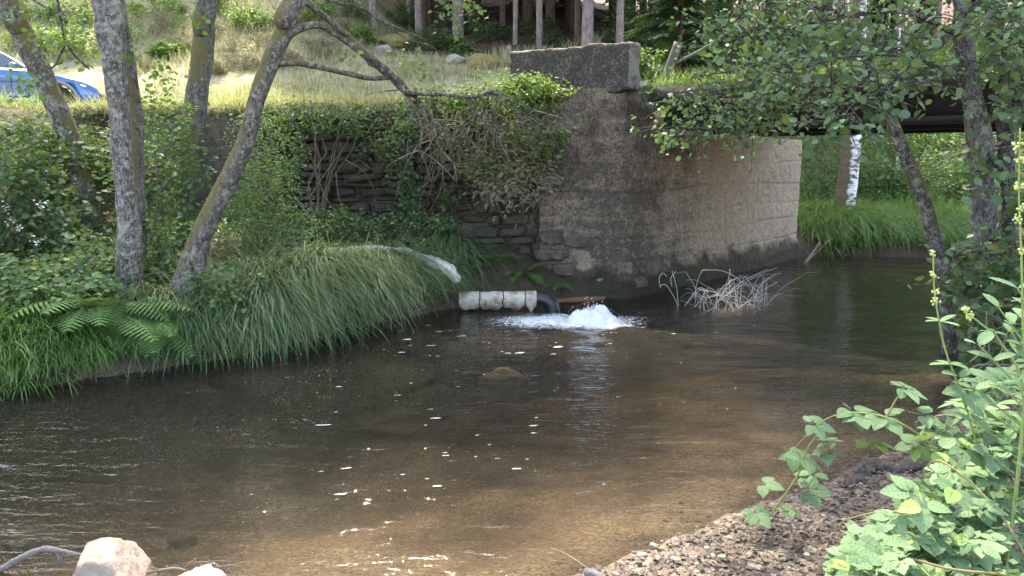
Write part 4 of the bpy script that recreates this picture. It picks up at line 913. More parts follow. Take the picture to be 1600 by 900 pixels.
for q in range(150):
    p = atZ(r.uniform(1285, 1500), 398, 0); pts.append(p[:2]+np.array([.15, 1])*r.uniform(.15, 1.9))
sedge('sedge_grass', 'bright sedge mound on the far bank under the bridge', pts, 15000, .85, 205, 'sedge_light', .011, toward=(.2, -1), spread=.2)
r = np.random.default_rng(55)
for q, (px, py, Yd, n) in enumerate([(420, 440, 7.6, 240), (500, 420, 8.2, 200), (360, 490, 7.0, 220), (610, 410, 8.8, 180), (300, 500, 6.7, 200)]):
    p = pb(px, py, Yd); B('leafy_bush', 'small broad-leaved weed poking through the sedge', 'plant', (p[0], p[1], max(p[2], G(p[0], p[1])+.12)), (.16, .12, .13), n, .05, 'leaf_mid', 190+q, 'weeds among the sedge', T=L6, clumps=10, stems=5)
# dry grass on the bank top and slope
def field(name, label, n, xr, yr, L, mat, seed, width=.012, curv=(.3, 1.3), cond=None):
    r = np.random.default_rng(seed); p = np.c_[r.uniform(*xr, n), r.uniform(*yr, n)]
    pn = fbm(xyz(p[:, 0]*.8, p[:, 1]*.8, seed), 3); h, rv, fr_, df_, dn_, sd_ = terrain(p[:, 0], p[:, 1])
    ok = (~rv)&(pn > -.45)
    if cond is not None: ok &= cond(p[:, 0], p[:, 1], sd_)
    p = p[ok]; h = h[ok]; m_ = len(p); V, F = blades(np.c_[p, h-.01], L*r.uniform(.4, 1.3, m_)*(1+.4*pn[ok]), r.uniform(0, 6.28, m_), r.uniform(0, .4, m_), r.uniform(*curv, m_), width*r.uniform(.6, 1.4, m_), 3)
    tag(mesh_obj(name, V, F, mat), label, 'grass', kind='stuff')
notroad = lambda x, y, s: ((y < 23.2)|(x < -4))&(np.abs(y-18.0) > 1.25)&((s > .05)|(y > 16))
field('grass', 'straw-coloured grass covering the sunny slope above the track', 30000, (-19, 2.5), (16, 27), .34, 'dry_grass', 301, .022, cond=lambda x, y, s: notroad(x, y, s)&~((x < -8)&(y < 18.5)))
field('grass', 'fresh green grass growing along the roadside bank top', 15000, (-14, 1), (10.4, 16), .30, 'green_grass', 302, .012, cond=lambda x, y, s: notroad(x, y, s)&~((x < -6)&(y > 12.2)))
field('grass', 'dry fringe hanging along the edge of the bank top', 9000, (-9, 0), (10.2, 12.2), .36, 'dry_grass', 303, .009, (.8, 2.4), lambda x, y, s: (s > .02)&(s < .7))
field('grass', 'green weeds growing on the roadway behind the parapet', 2600, (1.2, 4.0), (10.8, 14.5), .40, 'green_grass', 304, .02, cond=lambda x, y, s: s > .1)
r = np.random.default_rng(43); n = 9000; x = r.uniform(-6.2, .5, n); y = wall_y(x)+.02+np.abs(r.normal(0, .45, n)); 
tag(mesh_obj('grass_fringe', *blades(np.c_[x, y, np.maximum(2.385, Gv(x, y)-.01)], r.uniform(.12, .45, n), -math.pi/2+r.normal(0, 1.0, n), r.uniform(.0, .6, n), r.uniform(.8, 2.6, n), r.uniform(.006, .013, n), 5), 'dry_grass'), 'dry grass fringe hanging over the top of the stone wall', 'grass', kind='stuff')
r = np.random.default_rng(44); n = 2600; sq, tq = r.uniform(.2, 6, n), np.abs(r.normal(.1, .35, n)); p = A0+DV*sq[:, None]+NV*(tq[:, None]+.08)
tag(mesh_obj('deck_weeds', *blades(np.c_[p, np.full(n, 2.61)], r.uniform(.1, .38, n), r.uniform(0, 6.28, n), r.uniform(0, .5, n), r.uniform(.5, 2.6, n), r.uniform(.008, .016, n), 4), 'green_grass'), 'weeds growing along the edge of the bridge deck', 'weeds', kind='stuff')
field('grass', 'sparse undergrowth on the bank seen under the bridge', 9000, (5, 15), (15, 24), .45, 'sedge_light', 305, .02)
field('ground_cover', 'low mixed leaves and grass covering the left bank', 9000, (-7.5, -1.2), (5.6, 10.8), .22, 'sedge', 306, .010, (.5, 2.0), lambda x, y, s: s < 0)
# creeping leaves on the left bank
r = np.random.default_rng(41); p = np.c_[r.uniform(-7.5, -1.0, 12000), r.uniform(5.6, 11, 12000)]
h, rv, fr_, df_, dn_, sd_ = terrain(p[:, 0], p[:, 1]); ok = (~rv)&fr_&(df_ > .08)&(sd_ < .3)&((p[:, 0] < -3.2)|(p[:, 1] < 9.9)); p = p[ok]; h = h[ok]
tag(mesh_obj('ground_cover', *inst(L6, np.c_[p, h+r.uniform(.01, .22, len(p))], rand_frames(len(p), r, None, .5), .06*r.uniform(.5, 1.3, len(p))), 'leaf_mid'), 'creeping bramble and ivy leaves carpeting the left bank', 'ground cover', kind='stuff')

# ------------------------------------------------------------------ ferns
def frond_mesh(seed, L=1.0, bend=1.1, pairs=17):
    r = np.random.default_rng(seed); V = []; F = []; mb = MB()
    s = np.linspace(0, 1, pairs+6); th = .35+bend*s*1.15; st = L/(len(s)-1)
    x = np.r_[0, np.cumsum(np.sin((th[1:]+th[:-1])/2)*st)]; z = np.r_[0, np.cumsum(np.cos((th[1:]+th[:-1])/2)*st)]
    C = np.c_[0*x, x, z]
    mb.add(*tube(C, np.linspace(.006, .0015, len(s)), 4))
    for i in range(4, len(s)-1):
        u = (i-4)/(len(s)-5); l = .30*L*math.sin(math.pi*min(1, (u*.86+.14)))**.8*(1.05-u*.35)+.01
        t = C[min(i+1, len(s)-1)]-C[i-1]; t /= np.linalg.norm(t); nrm = np.cross(np.array([1., 0, 0]), t)
        for sd_ in (-1, 1):
            d = np.array([sd_*1., 0, 0])+t*.38+nrm*(-.10)*1; d /= np.linalg.norm(d); w = t
            m_ = 7; pv = []
            for q in range(m_):
                a_ = q/(m_-1); ww = .021*L*(1-a_)**.7*(1.0 if q % 2 == 0 else .55)+.001
                c = C[i]+d*l*a_-np.array([0, 0, .10*l*a_*a_])
                pv += [c-w*ww, c+w*ww]
            mb.add(np.array(pv), np.array([[2*q, 2*q+1, 2*q+3, 2*q+2] for q in range(m_-1)]))
    return mb
FM = []
for q in range(4):
    o = frond_mesh(q, 1.0, [.9, 1.3, 1.6, 1.1][q]).build('frond', 'fern'); FM.append(o.data); bpy.data.objects.remove(o)
def fern(label, base, n, L, seed, azr=(0, 6.28), tilt=(.1, .5)):
    o = thing('fern', label, 'fern', base); r = np.random.default_rng(seed)
    for q in range(n):
        f = bpy.data.objects.new('frond', FM[r.integers(4)]); COL.objects.link(f); f.parent = o; az = azr[0]+(azr[1]-azr[0])*(q+.5)/n+r.normal(0, .12)
        f.rotation_euler = (-r.uniform(*tilt), 0, az); f.scale = [L*r.uniform(.75, 1.15)]*3
    return o
def gp(px, py, Yd):
    p = atY(px, py, Yd); return np.array([p[0], p[1], G(p[0], p[1])])
def fern_at(label, px, py, Yd, n, L, seed, **kw):
    p = atY(px, py, Yd); g_ = G(p[0], p[1]); fern(label, (p[0], p[1], max(g_-.03, min(p[2], g_+.0))), n, L, seed, **kw)
fern_at('large arching green fern drooping to the water below the straight grey trunk', 165, 500, 6.45, 13, .78, 1, azr=(2.4, 5.4), tilt=(.2, .8))
fern_at('fern with one broad frond beside the large arching fern', 225, 510, 6.5, 6, .70, 2, azr=(3.0, 4.6), tilt=(.5, .9))
fern_at('fern frond cluster in the bramble at the far left bank', 5, 400, 6.6, 7, .60, 3, azr=(3.6, 6.2), tilt=(.3, .8))
fern_at('long fern on the left bank under the bramble blossom', 60, 430, 6.5, 6, .55, 4, azr=(4.0, 6.3), tilt=(.4, .9))
fern_at('small fern at the wall foot behind the wrapped pipe', 765, 448, 9.5, 10, .44, 5, azr=(1.5, 5.8), tilt=(.1, .6))
fern_at('fern at the wall foot beside the white sheet', 733, 436, 9.5, 9, .46, 6, azr=(1.5, 5.0), tilt=(.1, .6))
fern_at('short fern between the pipe and the abutment', 815, 448, 9.5, 9, .38, 7, azr=(2.0, 5.8), tilt=(.1, .7))
fern_at('tiny fern tuft on the ledge where stone wall meets concrete', 865, 448, 9.55, 7, .26, 8, azr=(2.0, 5.0), tilt=(.3, .9))

# ------------------------------------------------------------------ pipe, sheet, water boil
pm0 = atY(742, 467, 8.85); pm1 = atY(838, 466, 8.85)
pb_ = np.array([pm0[0], 8.85, 0.]); pipe = thing('wrapped_pipe', 'pipe wrapped in stained white cloth tied with cord lying at the waterline', 'pipe', pb_)
def wrapped(x0, x1, seed, sag):
    n, m_ = 26, 20; r = np.random.default_rng(seed); s = np.linspace(0, 1, n); th = np.arange(m_)/m_*2*math.pi
    Sg, T = np.meshgrid(s, th, indexing='ij'); P = pm0+(pm1-pm0)*((x0+(x1-x0)*Sg)[..., None])
    pinch = 1-.05*np.exp(-(Sg/.05)**2)-.05*np.exp(-((1-Sg)/.05)**2)
    rad = .086*pinch*(1+.05*fbm(xyz(Sg*3, np.cos(T)*2, np.sin(T)*2+seed), 3))
    dz = np.sin(T)*rad; dyy = np.cos(T)*rad
    low = np.clip(-np.sin(T), 0, 1)**3*sag*np.sin(Sg*math.pi)**.7*(1+.3*np.sin(Sg*9+seed))
    P = P+np.stack([0*dz, dyy, dz-low], -1)
    i, j = np.meshgrid(np.arange(n-1), np.arange(m_), indexing='ij'); j2 = (j+1) % m_
    return P.reshape(-1, 3), np.stack([i*m_+j, i*m_+j2, (i+1)*m_+j2, (i+1)*m_+j], -1).reshape(-1, 4)
for q, (a_, b_, sg) in enumerate([(-.25, .08, .05), (.08, .46, .055), (.46, .82, .05), (.82, 1.0, .06)]):
    mesh_obj('cloth_wrap', *wrapped(a_, b_, q, sg), 'wrap_cloth', pipe, pb_, True)
for s in (.08, .46, .82):
    c = pm0+(pm1-pm0)*s; th = np.linspace(0, 2*math.pi, 20); mesh_obj('cord', *tube(np.c_[c[0]+.006*np.sin(3*th), c[1]+np.cos(th)*.082, c[2]+np.sin(th)*.082], .0065, 5), 'cord', pipe, pb_, True)
e = pm1; mesh_obj('rubber_elbow', *tube([e-np.array([.04, 0, 0]), e+np.array([.04, 0, 0]), e+np.array([.12, -.01, -.02]), e+np.array([.19, -.02, -.10]), e+np.array([.20, -.02, -.25])], [.078, .080, .082, .082, .082], 18, 5), 'rubber', pipe, pb_, True)
V, F = rock_shape((.36, .10, .030), 77, ICO3, .25, False); p = atZ(955, 470, 0.02); o = mesh_obj('plank', *tube([atZ(858, 472, .04), atZ(900, 469, .03), atZ(945, 466, .04)], [.035, .04, .03], 8, 5, .25, 6), None)
o.data.materials.append(simple('wet_wood', (.16, .085, .04), .6)); tag(o, 'brown waterlogged board at the foot of the abutment beside the rubber elbow', 'board')
# white sheet / hose through the grass
pts = [(425, 399, 8.9, 12), (470, 396, 8.9, 16), (520, 394, 8.95, 14), (570, 391, 8.95, 14), (620, 393, 8.95, 15), (655, 402, 8.9, 16), (685, 413, 8.8, 20), (706, 427, 8.75, 20), (716, 440, 8.7, 10)]
P = np.array([atY(a_, b_, y_) for a_, b_, y_, w_ in pts]); R = np.array([w_*mpp(y_)*.5 for a_, b_, y_, w_ in pts])
V, F = tube(P, R, 22, 10, .30, 12.0); o = mesh_obj('plastic_hose', V, F, 'white_sheet', smooth=True)
tag(o, 'crumpled white plastic hose lying on the bank behind the sedge mound', 'hose')
wb = thing('water_boil', 'bubbling white water welling up in front of the abutment', 'water', BOIL)
n = 110; u = np.linspace(-1, 1, n); Xg, Yg = np.meshgrid(u, u); rr = np.hypot(Xg, Yg)
bx_ = BOIL[0]+Xg*.46; by_ = BOIL[1]+Yg*.32
prof = .115*np.clip(1-(rr/.62)**2.6, 0, 1)**.9+.020*np.clip(1-rr/.8, 0, 1)
zz = prof*(1+.32*fbm(xyz(Xg*5, Yg*5, 1), 3))+.050*np.abs(fbm(xyz(Xg*9, Yg*9, 2), 4))*np.clip(.85-rr, 0, 1)-.02*sstep(.6, .8, rr)
i, j = np.meshgrid(np.arange(n-1), np.arange(n-1)); a = (j*n+i).ravel()
msk = (rr.ravel()[a] < .8)
mesh_obj('mound', xyz(bx_, by_, zz).reshape(-1, 3), np.stack([a, a+1, a+n+1, a+n], 1)[msk], 'white_water', wb, BOIL, True)
r = np.random.default_rng(2); nb = 170; ang = r.uniform(0, 6.28, nb); rad = np.abs(r.normal(0, .18, nb)); p = np.c_[BOIL[0]+np.cos(ang)*rad, BOIL[1]+np.sin(ang)*rad*.7, .16*np.clip(1-(rad/.32)**2, 0, 1)+r.exponential(.03, nb)]
(lambda o_: o_.__setitem__('kind', 'stuff'))(mesh_obj('droplets', *inst((ICO1[0], ICO1[1]), p, np.tile(np.eye(3), (nb, 1, 1)), r.uniform(.0018, .0065, nb)), 'white_water', wb, BOIL, True))
nu, nv_ = 120, 60; u, v_ = np.meshgrid(np.linspace(-1, 1, nu), np.linspace(-1, 1, nv_)); fx = BOIL[0]-.42+u*1.15; fyy = BOIL[1]+.02+v_*.55-.10*(u < 0)*u
rb = np.hypot(fx-BOIL[0], fyy-BOIL[1]); zf = .012+.020*np.exp(-(rb/1.2)**2)*fbm(xyz(fx*7, fyy*9, 3), 3)+.009*np.sin(rb*15)*np.exp(-rb/1.1)
fo = mesh_obj('foam', xyz(fx, fyy, zf).reshape(-1, 3), (lambda a: np.stack([a, a+1, a+nu+1, a+nu], 1))((lambda ij: (ij[1]*nu+ij[0]).ravel())(np.meshgrid(np.arange(nu-1), np.arange(nv_-1)))), 'foam_sheet', wb, BOIL, True)
dens = np.clip(1.0-np.hypot((fx-BOIL[0]+.22)/1.05, (fyy-BOIL[1])/.46), 0, 1)**.7*np.clip(1.2-np.abs(u)**4*1.2, 0, 1)*np.clip((1-np.abs(v_))*4, 0, 1)
setattr_f(fo, 'dens', dens.ravel())

# ------------------------------------------------------------------ dead twigs in the water
c = atZ(1150, 485, 0); tw = thing('dead_branch', 'pale tangle of bare dead twigs sticking out of the water by the abutment', 'branch', c); mb = MB(); r = np.random.default_rng(14)
for q in range(75):
    a_, b_ = r.uniform(1090, 1205), r.uniform(460, 494); dx, dy = r.normal(10, 40), -r.uniform(2, 50); y_ = 9.0+r.normal(0, .12); t_ = np.linspace(0, 1, 6)
    xs_ = a_+dx*t_**1.3+np.cumsum(r.normal(0, 3.0, 6)); ys_ = b_+dy*np.sin(t_*r.uniform(1.4, 2.5))+np.cumsum(r.normal(0, 2.2, 6))
    mb.add(*tube([atY(u_, w_, y_+.03*k_) for k_, (u_, w_) in enumerate(zip(xs_, ys_))], np.linspace(.0032, .0012, 6), 4, 3))
for pts in [[(1085, 480), (1100, 462), (1095, 452), (1070, 478)], [(1070, 478), (1092, 450), (1108, 458)], [(1092, 452), (1125, 460), (1150, 490)], [(1125, 470), (1160, 440), (1200, 420)], [(1135, 462), (1180, 432), (1215, 418)], [(1150, 485), (1190, 455), (1215, 440)]]:
    mb.add(*tube([atY(a_, b_, 9.0) for a_, b_ in pts], [.0042, .0036, .003, .002][:len(pts)], 5, 5))
mb.build('twig', 'dead_twig', tw, c, True)
c = atZ(1060, 478, 0); tw = thing('dead_branch', 'two thin pale stalks standing in the water left of the twig tangle', 'branch', c); mb = MB()
for pts in [[(1060, 480), (1058, 455), (1055, 440), (1050, 423)], [(1032, 450), (1030, 435), (1036, 427), (1042, 432)], [(1050, 447), (1048, 435), (1056, 424)], [(1060, 480), (1052, 462), (1040, 445), (1031, 447)]]:
    mb.add(*tube([atY(a_, b_, 9.2) for a_, b_ in pts], .004, 5, 5))
mb.build('twig', 'dead_twig', tw, c, True)
c = atZ(1272, 408, 0); tw = thing('dead_branch', 'dark snapped stick leaning against the far end of the abutment', 'branch', c); mb = MB()
mb.add(*tube([atY(1255, 415, 13.2), atY(1270, 395, 13.4), atY(1281, 378, 13.5)], [.03, .025, .015], 6, 3)); mb.add(*tube([atY(1255, 416, 13.2), atY(1268, 402, 13.35), atY(1300, 372, 13.6)], [.012, .01, .006], 5, 3))
mb.build('twig', 'brown_twig', tw, c, True)

# ------------------------------------------------------------------ stones, logs, litter
def stone(name, label, c, s, seed, mat, cat='rock', lvl=ICO4, rough=.22, rot=0, group=None):
    V, F = rock_shape(s, seed, lvl, rough); V = V+np.array([0, 0, 0])
    o = mesh_obj(name, V, F, mat, smooth=False); o.location = c; o.rotation_euler = (0, 0, rot); return tag(o, label, cat, group)
c = atY(168, 905, 2.95); stone('rock', 'large angular pinkish-white rock by the bare driftwood branch', (c[0]-.01, c[1], -.065), (.23, .20, .21), 301, 'rock_pink', lvl=ICO5)
c = atY(305, 912, 2.92); stone('rock', 'smaller pale rock to the right of the big pinkish one', (c[0], c[1], .0), (.14, .12, .11), 302, 'rock_pink', lvl=ICO5)
c = atZ(40, 880, .05); tw = thing('driftwood_branch', 'bare grey driftwood branch lying against the big pinkish rock', 'branch', c); mb = MB()
for pts, w_ in [([(-70, 925), (-5, 893), (40, 868), (68, 858), (92, 860), (122, 866), (150, 868)], [13, 12, 11, 10, 8, 5, 4]), ([(90, 860), (94, 872), (97, 882)], [8, 6, 4]), ([(68, 858), (74, 855)], [10, 5])]:
    P = np.array([atY(a_, b_, 3.05) for a_, b_ in pts]); mb.add(*tube(P, np.array(w_)*mpp(3.05)*.5, 14, 12, .22, 40))
mb.build('branch', 'driftwood', tw, c, True)
c = atZ(380, 890, .03); tw = thing('driftwood_twig', 'thin dry twigs poking up beside the smaller pale rock', 'twigs', c); mb = MB(); r = np.random.default_rng(5)
for q in range(22):
    a_, b_ = r.uniform(225, 380), r.uniform(885, 915); mb.add(*tube([atY(a_, b_, 2.95), atY(a_+r.normal(0, 25), b_-r.uniform(2, 14), 2.95), atY(a_+r.normal(0, 45), b_-r.uniform(-5, 26), 2.95)], [.003, .0025, .0012], 4, 3))
mb.add(*tube([atY(230, 895, 2.95), atY(270, 888, 2.95), atY(292, 892, 2.95)], [.006, .006, .004], 5, 3)); mb.build('twig', 'brown_twig', tw, c, True)
c = atZ(1400, 745, .03); lg = thing('rotten_log', 'dark gnarled piece of rotten log lying at the gravel water edge', 'log', c); mb = MB()
for pts, w_ in [([(1322, 748), (1345, 728), (1362, 722), (1400, 727), (1450, 722), (1500, 735)], [10, 24, 26, 20, 26, 20]), ([(1360, 724), (1340, 740), (1322, 752)], [22, 15, 7]), ([(1440, 735), (1490, 742), (1505, 750)], [22, 18, 10])]:
    P = np.array([atZ(a_, b_+8, .04) for a_, b_ in pts]); mb.add(*tube(P, np.array(w_)*mpp(4.1)*.5, 20, 14, .5, 30))
mb.build('wood', 'rotten_wood', lg, c, True)
p = atZ(1400, 750, .05); o = mesh_obj('bark_chip', *tube([atZ(1388, 742, .06), atZ(1398, 752, .05), atZ(1407, 758, .04)], [.018, .022, .012], 7, 3, .3, 12), 'wall_stone_tan', lg, c, True)
c = atZ(1500, 800, .10); stone('stone', 'pale cracked stone half hidden in the bramble', (c[0], c[1], .12), (.10, .07, .06), 305, 'rock_pink', 'stone', ICO3)
c = atZ(1326, 892, .04); stone('stone', 'flat grey square stone on the gravel under bramble leaves', (c[0], c[1], c[2]), (.075, .055, .03), 306, 'grey_stone', 'stone', ICO3)
c = atZ(1382, 897, .05); stone('stone', 'rounded bluish-grey stone on the gravel beside the square one', (c[0], c[1], c[2]), (.05, .045, .03), 307, 'grey_stone', 'stone', ICO3, .12)
c = atZ(930, 897, .02); o = mesh_obj('driftwood_stub', *tube([atZ(915, 893, .03), atZ(935, 900, .03), atZ(960, 915, .02)], [.016, .018, .014], 8, 3, .15, 20), 'driftwood', smooth=True); tag(o, 'short grey stub of driftwood at the gravel edge', 'branch')
c = atZ(880, 866, 0); o = mesh_obj('thin_twig', *tube([atZ(860, 857, .0), atZ(885, 866, .0), atZ(918, 888, .012)], .003, 5, 4), 'brown_twig', smooth=True); tag(o, 'thin curved twig lying in the shallow water near the driftwood stub', 'twig')
for q, (px, py, s_, m_, lb) in enumerate([(790, 570, (.22, .12, .07), 'rock_bed', 'pale submerged boulder in the middle of the stream'), (40, 832, (.10, .06, .06), 'rock_bed', 'yellowish submerged stone near the left rocks'), (75, 820, (.22, .12, .07), 'wall_stone', 'dark submerged stone near the left rocks'), (285, 818, (.08, .06, .05), 'wall_stone', 'dark rounded submerged stone in the shallows'), (130, 586, (.14, .07, .05), 'rock_pink', 'reddish stone just under the far waterline below the fern')]):
    c = atZ(px, py, -.12); z_ = G(c[0], c[1]); stone('submerged_stone', lb, (c[0], c[1], z_+.03 if q else -.27), s_ if q else (.24, .14, .12), 320+q, m_, 'stone', ICO3)
# scattered pebbles on the near shore: the biggest as single stones
r = np.random.default_rng(88)
for q in range(16):
    px, py = r.uniform(960, 1420), r.uniform(800, 898)
    c = atZ(px, py, .05); z_ = G(c[0], c[1])
    if z_ < .0: continue
    stone('pebble', 'small pale pebble lying on the gravel shore', (c[0], c[1], z_+.006), tuple(np.array([.022, .017, .010])*r.uniform(.7, 1.4)), 400+q, 'grey_stone' if q % 3 else 'pale_rock', 'pebble', ICO2, .12, r.uniform(0, 3), 'pale pebbles on the gravel shore')
n = 16000; p = np.c_[r.uniform(-.6, 3.6, n), r.uniform(2.5, 5.6, n)]; h, rv, fr_, df_, dn_, sd_ = terrain(p[:, 0], p[:, 1])
ok = (~fr_)&((~rv)|(dn_ < r.uniform(0, .35, n))); p = p[ok]; h = h[ok]; m_ = len(p)
sh = (rock_shape((1, .75, .45), 9, ICO1, .2, False)); an = r.uniform(0, 6.28, m_); Fr = np.stack([np.stack([np.cos(an), -np.sin(an), 0*an], -1), np.stack([np.sin(an), np.cos(an), 0*an], -1), np.tile([0, 0, 1.], (m_, 1))], 1)
tag(mesh_obj('gravel', *inst(sh, np.c_[p, h+.002], Fr, r.exponential(.0030, m_)+.0022), 'litter', smooth=True), 'reddish brown gravel covering the near shore', 'gravel', kind='stuff')
n = 24000; p = np.c_[r.uniform(-.6, 4.2, n), r.uniform(2.4, 6.2, n)]; h, rv, fr_, df_, dn_, sd_ = terrain(p[:, 0], p[:, 1]); ok = (~fr_)&(~rv)&(dn_ > r.uniform(0, .15, n)); p = p[ok]; h = h[ok]; m_ = len(p)
tag(mesh_obj('leaf_litter', *inst(L6, np.c_[p, h+r.uniform(.003, .016, m_)], rand_frames(m_, r, None, .35, 0), .036*r.uniform(.3, 1.2, m_)), 'litter'), 'dead brown leaf litter strewn over the gravel shore', 'leaf litter', kind='stuff')
# floating leaves; flecks stand for foam and for sky glints on ripples
n = 210; pr = r.random(n)**1.4; px = np.where(r.random(n) < .6, 930-pr*420+r.normal(0, 60, n), r.uniform(60, 1240, n)); py = np.where(r.random(n) < .6, 500+np.abs(r.normal(0, 1, n))*45, r.uniform(500, 800, n))
P = np.array([atZ(a_, b_, .009) for a_, b_ in zip(px, py)]); ok = inside(P[:, 0], P[:, 1], RIVER)&(pdist(P[:, 0], P[:, 1], FAR) > .25)&(pdist(P[:, 0], P[:, 1], NEAR) > .9); P = P[ok]; n = len(P); V = []; F = []; o_ = 0
for q in range(n):
    m_ = 9; a_ = np.linspace(0, 2*math.pi, m_+1)[:-1]; l = r.exponential(.010)+.004; w_ = l*r.uniform(.12, .45); rr = 1+r.normal(0, .35, m_); V.append(np.c_[P[q][0]+np.cos(a_)*l*rr, P[q][1]+np.sin(a_)*w_*rr+np.cos(a_)*l*.15, np.full(m_, P[q][2])]); F.append(np.arange(m_)+o_); o_ += m_
tag(mesh_obj('foam_glints', np.concatenate(V), np.array(F), 'foam_glint'), 'small white flecks of foam and painted sky glints on the stream', 'foam', kind='stuff')
for q, (px, py) in enumerate([(1060, 512), (1122, 553), (1145, 600), (1148, 606), (1135, 640), (1076, 530), (1170, 518), (880, 520), (1070, 628), (1033, 632), (665, 700), (745, 713), (940, 757), (535, 609), (1042, 852), (1045, 857), (1030, 862), (1120, 826)]):
    c = atZ(px, py, .006); c[2] = max(.008, G(c[0], c[1])+.01); o = mesh_obj('floating_leaf', L6[0]*.024+0, L6[1], 'yellow_leaf'); o.location = c; o.rotation_euler = (.05, .08, r.uniform(0, 6)); tag(o, 'small yellow fallen leaf floating on the stream', 'leaf', 'yellow leaves afloat on the stream')

# ------------------------------------------------------------------ mossy rocks on the slope
for q, (px, py, s_, m_, lb) in enumerate([(632, 72, (.95, .5, .34), 'moss_ochre', 'low rock covered in ochre moss below the pale conifers'), (765, 104, (.75, .4, .28), 'moss_ochre', 'ochre mossy boulder left of the parapet'), (712, 98, (.30, .25, .20), 'pale_rock', 'bare pale rock beside the ochre mossy boulder'), (600, 82, (.28, .2, .2), 'pale_rock', 'pale rock in front of the moss-covered one'), (795, 88, (.12, .12, .28), 'pale_rock', 'pale stump-like stone next to the parapet end')]):
    c = ground_hit(px, py, 12); stone('rock', lb, (c[0], c[1], c[2]+.05), s_, 500+q, m_, 'rock', ICO4)

# ------------------------------------------------------------------ foreground plants
def bramble_leaf(seed, k5=True):
    r = np.random.default_rng(seed); mb = MB(); T = leaf_hi(.74, 10, .40, .14, .14, .06)
    mb.add(*tube([(0, -.55, .02), (0, -.2, .03), (0, 0, 0)], .014, 4))
    for az, l in ([(0, 1.0), (1.05, .85), (-1.05, .85), (2.0, .62), (-2.0, .62)] if k5 else [(0, 1.0), (1.25, .85), (-1.25, .85)]):
        az += r.normal(0, .08); d = np.array([[math.sin(az), math.cos(az), r.normal(-.08, .08)]]); n_ = np.array([[r.normal(0, .12), r.normal(0, .12), 1]])
        mb.add(*inst(T, d*.14, frames(d, n_), np.array([l])))
    return mb
BRM = []
for q in range(5):
    o = bramble_leaf(q, q % 2 == 0).build('leaf', 'leaf_bramble', None, None, True); vein_attr(o.data, 33, 10, 12); BRM.append(o.data); bpy.data.objects.remove(o)
def bramble(label, canes, leaves, seed, size=.075, Yd=None, base=None):
    """canes: [(px,py,Y)...]; leaves: [(px,py,Y)]"""
    b = np.array(base) if base is not None else atY(*canes[0][0]); b[2] = G(b[0], b[1])
    o = thing('bramble_plant', label, 'bramble', b); r = np.random.default_rng(seed)
    for c in canes:
        P = np.array([atY(*q) for q in c]); mesh_obj('cane', *tube(P, np.linspace(.0048, .002, len(P)), 6, 6), 'stem_red' if r.random() < .5 else 'stem_green', o, b, True)
    for (px, py, y_) in leaves[:300]:
        p = atY(px, py, y_); a_ = r.uniform(0, 6.28); d = np.array([[math.cos(a_), math.sin(a_)*.9-.3, r.normal(-.12, .2)]]); n_ = np.array([[r.normal(0, .30), r.normal(-.25, .28), 1.]])
        place_leaf(BRM[r.integers(5)], 'leaf', o, b, p, frames(d, n_)[0], size*r.uniform(.75, 1.2))
    return o
r = np.random.default_rng(99)
bramble('bramble cane reaching out low over the shallows beside the gravel', [[(1200, 810, 3.3), (1245, 745, 3.2), (1262, 700, 3.15), (1290, 665, 3.1)], [(1520, 780, 2.7), (1450, 690, 2.8), (1370, 648, 2.9), (1290, 655, 3.05), (1225, 720, 3.2)], [(1380, 660, 2.9), (1400, 625, 2.9), (1412, 606, 2.9)]],
        [(1192, 756, 3.25), (1270, 662, 3.1), (1300, 690, 3.1), (1255, 715, 3.15), (1345, 650, 2.95), (1360, 690, 2.95), (1412, 606, 2.9), (1270, 740, 3.2), (1290, 705, 3.1), (1330, 640, 3.0), (1240, 712, 3.2), (1380, 650, 2.9), (1440, 648, 2.85), (1262, 765, 3.2), (1235, 795, 3.25), (1180, 800, 3.3)], 1, .085)
lv = []
for q in range(230):
    u = r.random(); px = r.uniform(1310, 1620); lo = np.interp(px, [1310, 1400, 1500, 1620], [850, 800, 690, 600]); py = r.uniform(lo, 905); y_ = 2.2+.9*(905-py)/300+r.normal(0, .15); lv.append((px, py, y_))
bramble('dense pale green bramble clump filling the right corner of the bank', [[(1600, 960, 2.1), (1500, 850, 2.2), (1400, 800, 2.3), (1320, 812, 2.4)], [(1640, 940, 2.1), (1560, 800, 2.3), (1470, 720, 2.5), (1440, 745, 2.6)], [(1500, 960, 2.0), (1430, 880, 2.1), (1360, 850, 2.2)], [(1600, 900, 2.1), (1490, 890, 2.1), (1400, 870, 2.1), (1340, 895, 2.1)]], lv, 2, .074, base=(1.75, 2.2, .2))
lv = []
for q in range(85):
    px = r.uniform(1430, 1620); lo = np.interp(px, [1430, 1520, 1620], [690, 600, 560]); py = r.uniform(lo, lo+150); lv.append((px, py, 2.9+r.normal(0, .2)))
bramble('bramble sprays arching above the rotten log', [[(1640, 800, 2.6), (1560, 700, 2.8), (1490, 650, 2.9), (1430, 660, 3.0)], [(1640, 760, 2.6), (1590, 640, 2.8), (1530, 620, 2.9)]], lv, 3, .082, base=(2.3, 2.9, .3))
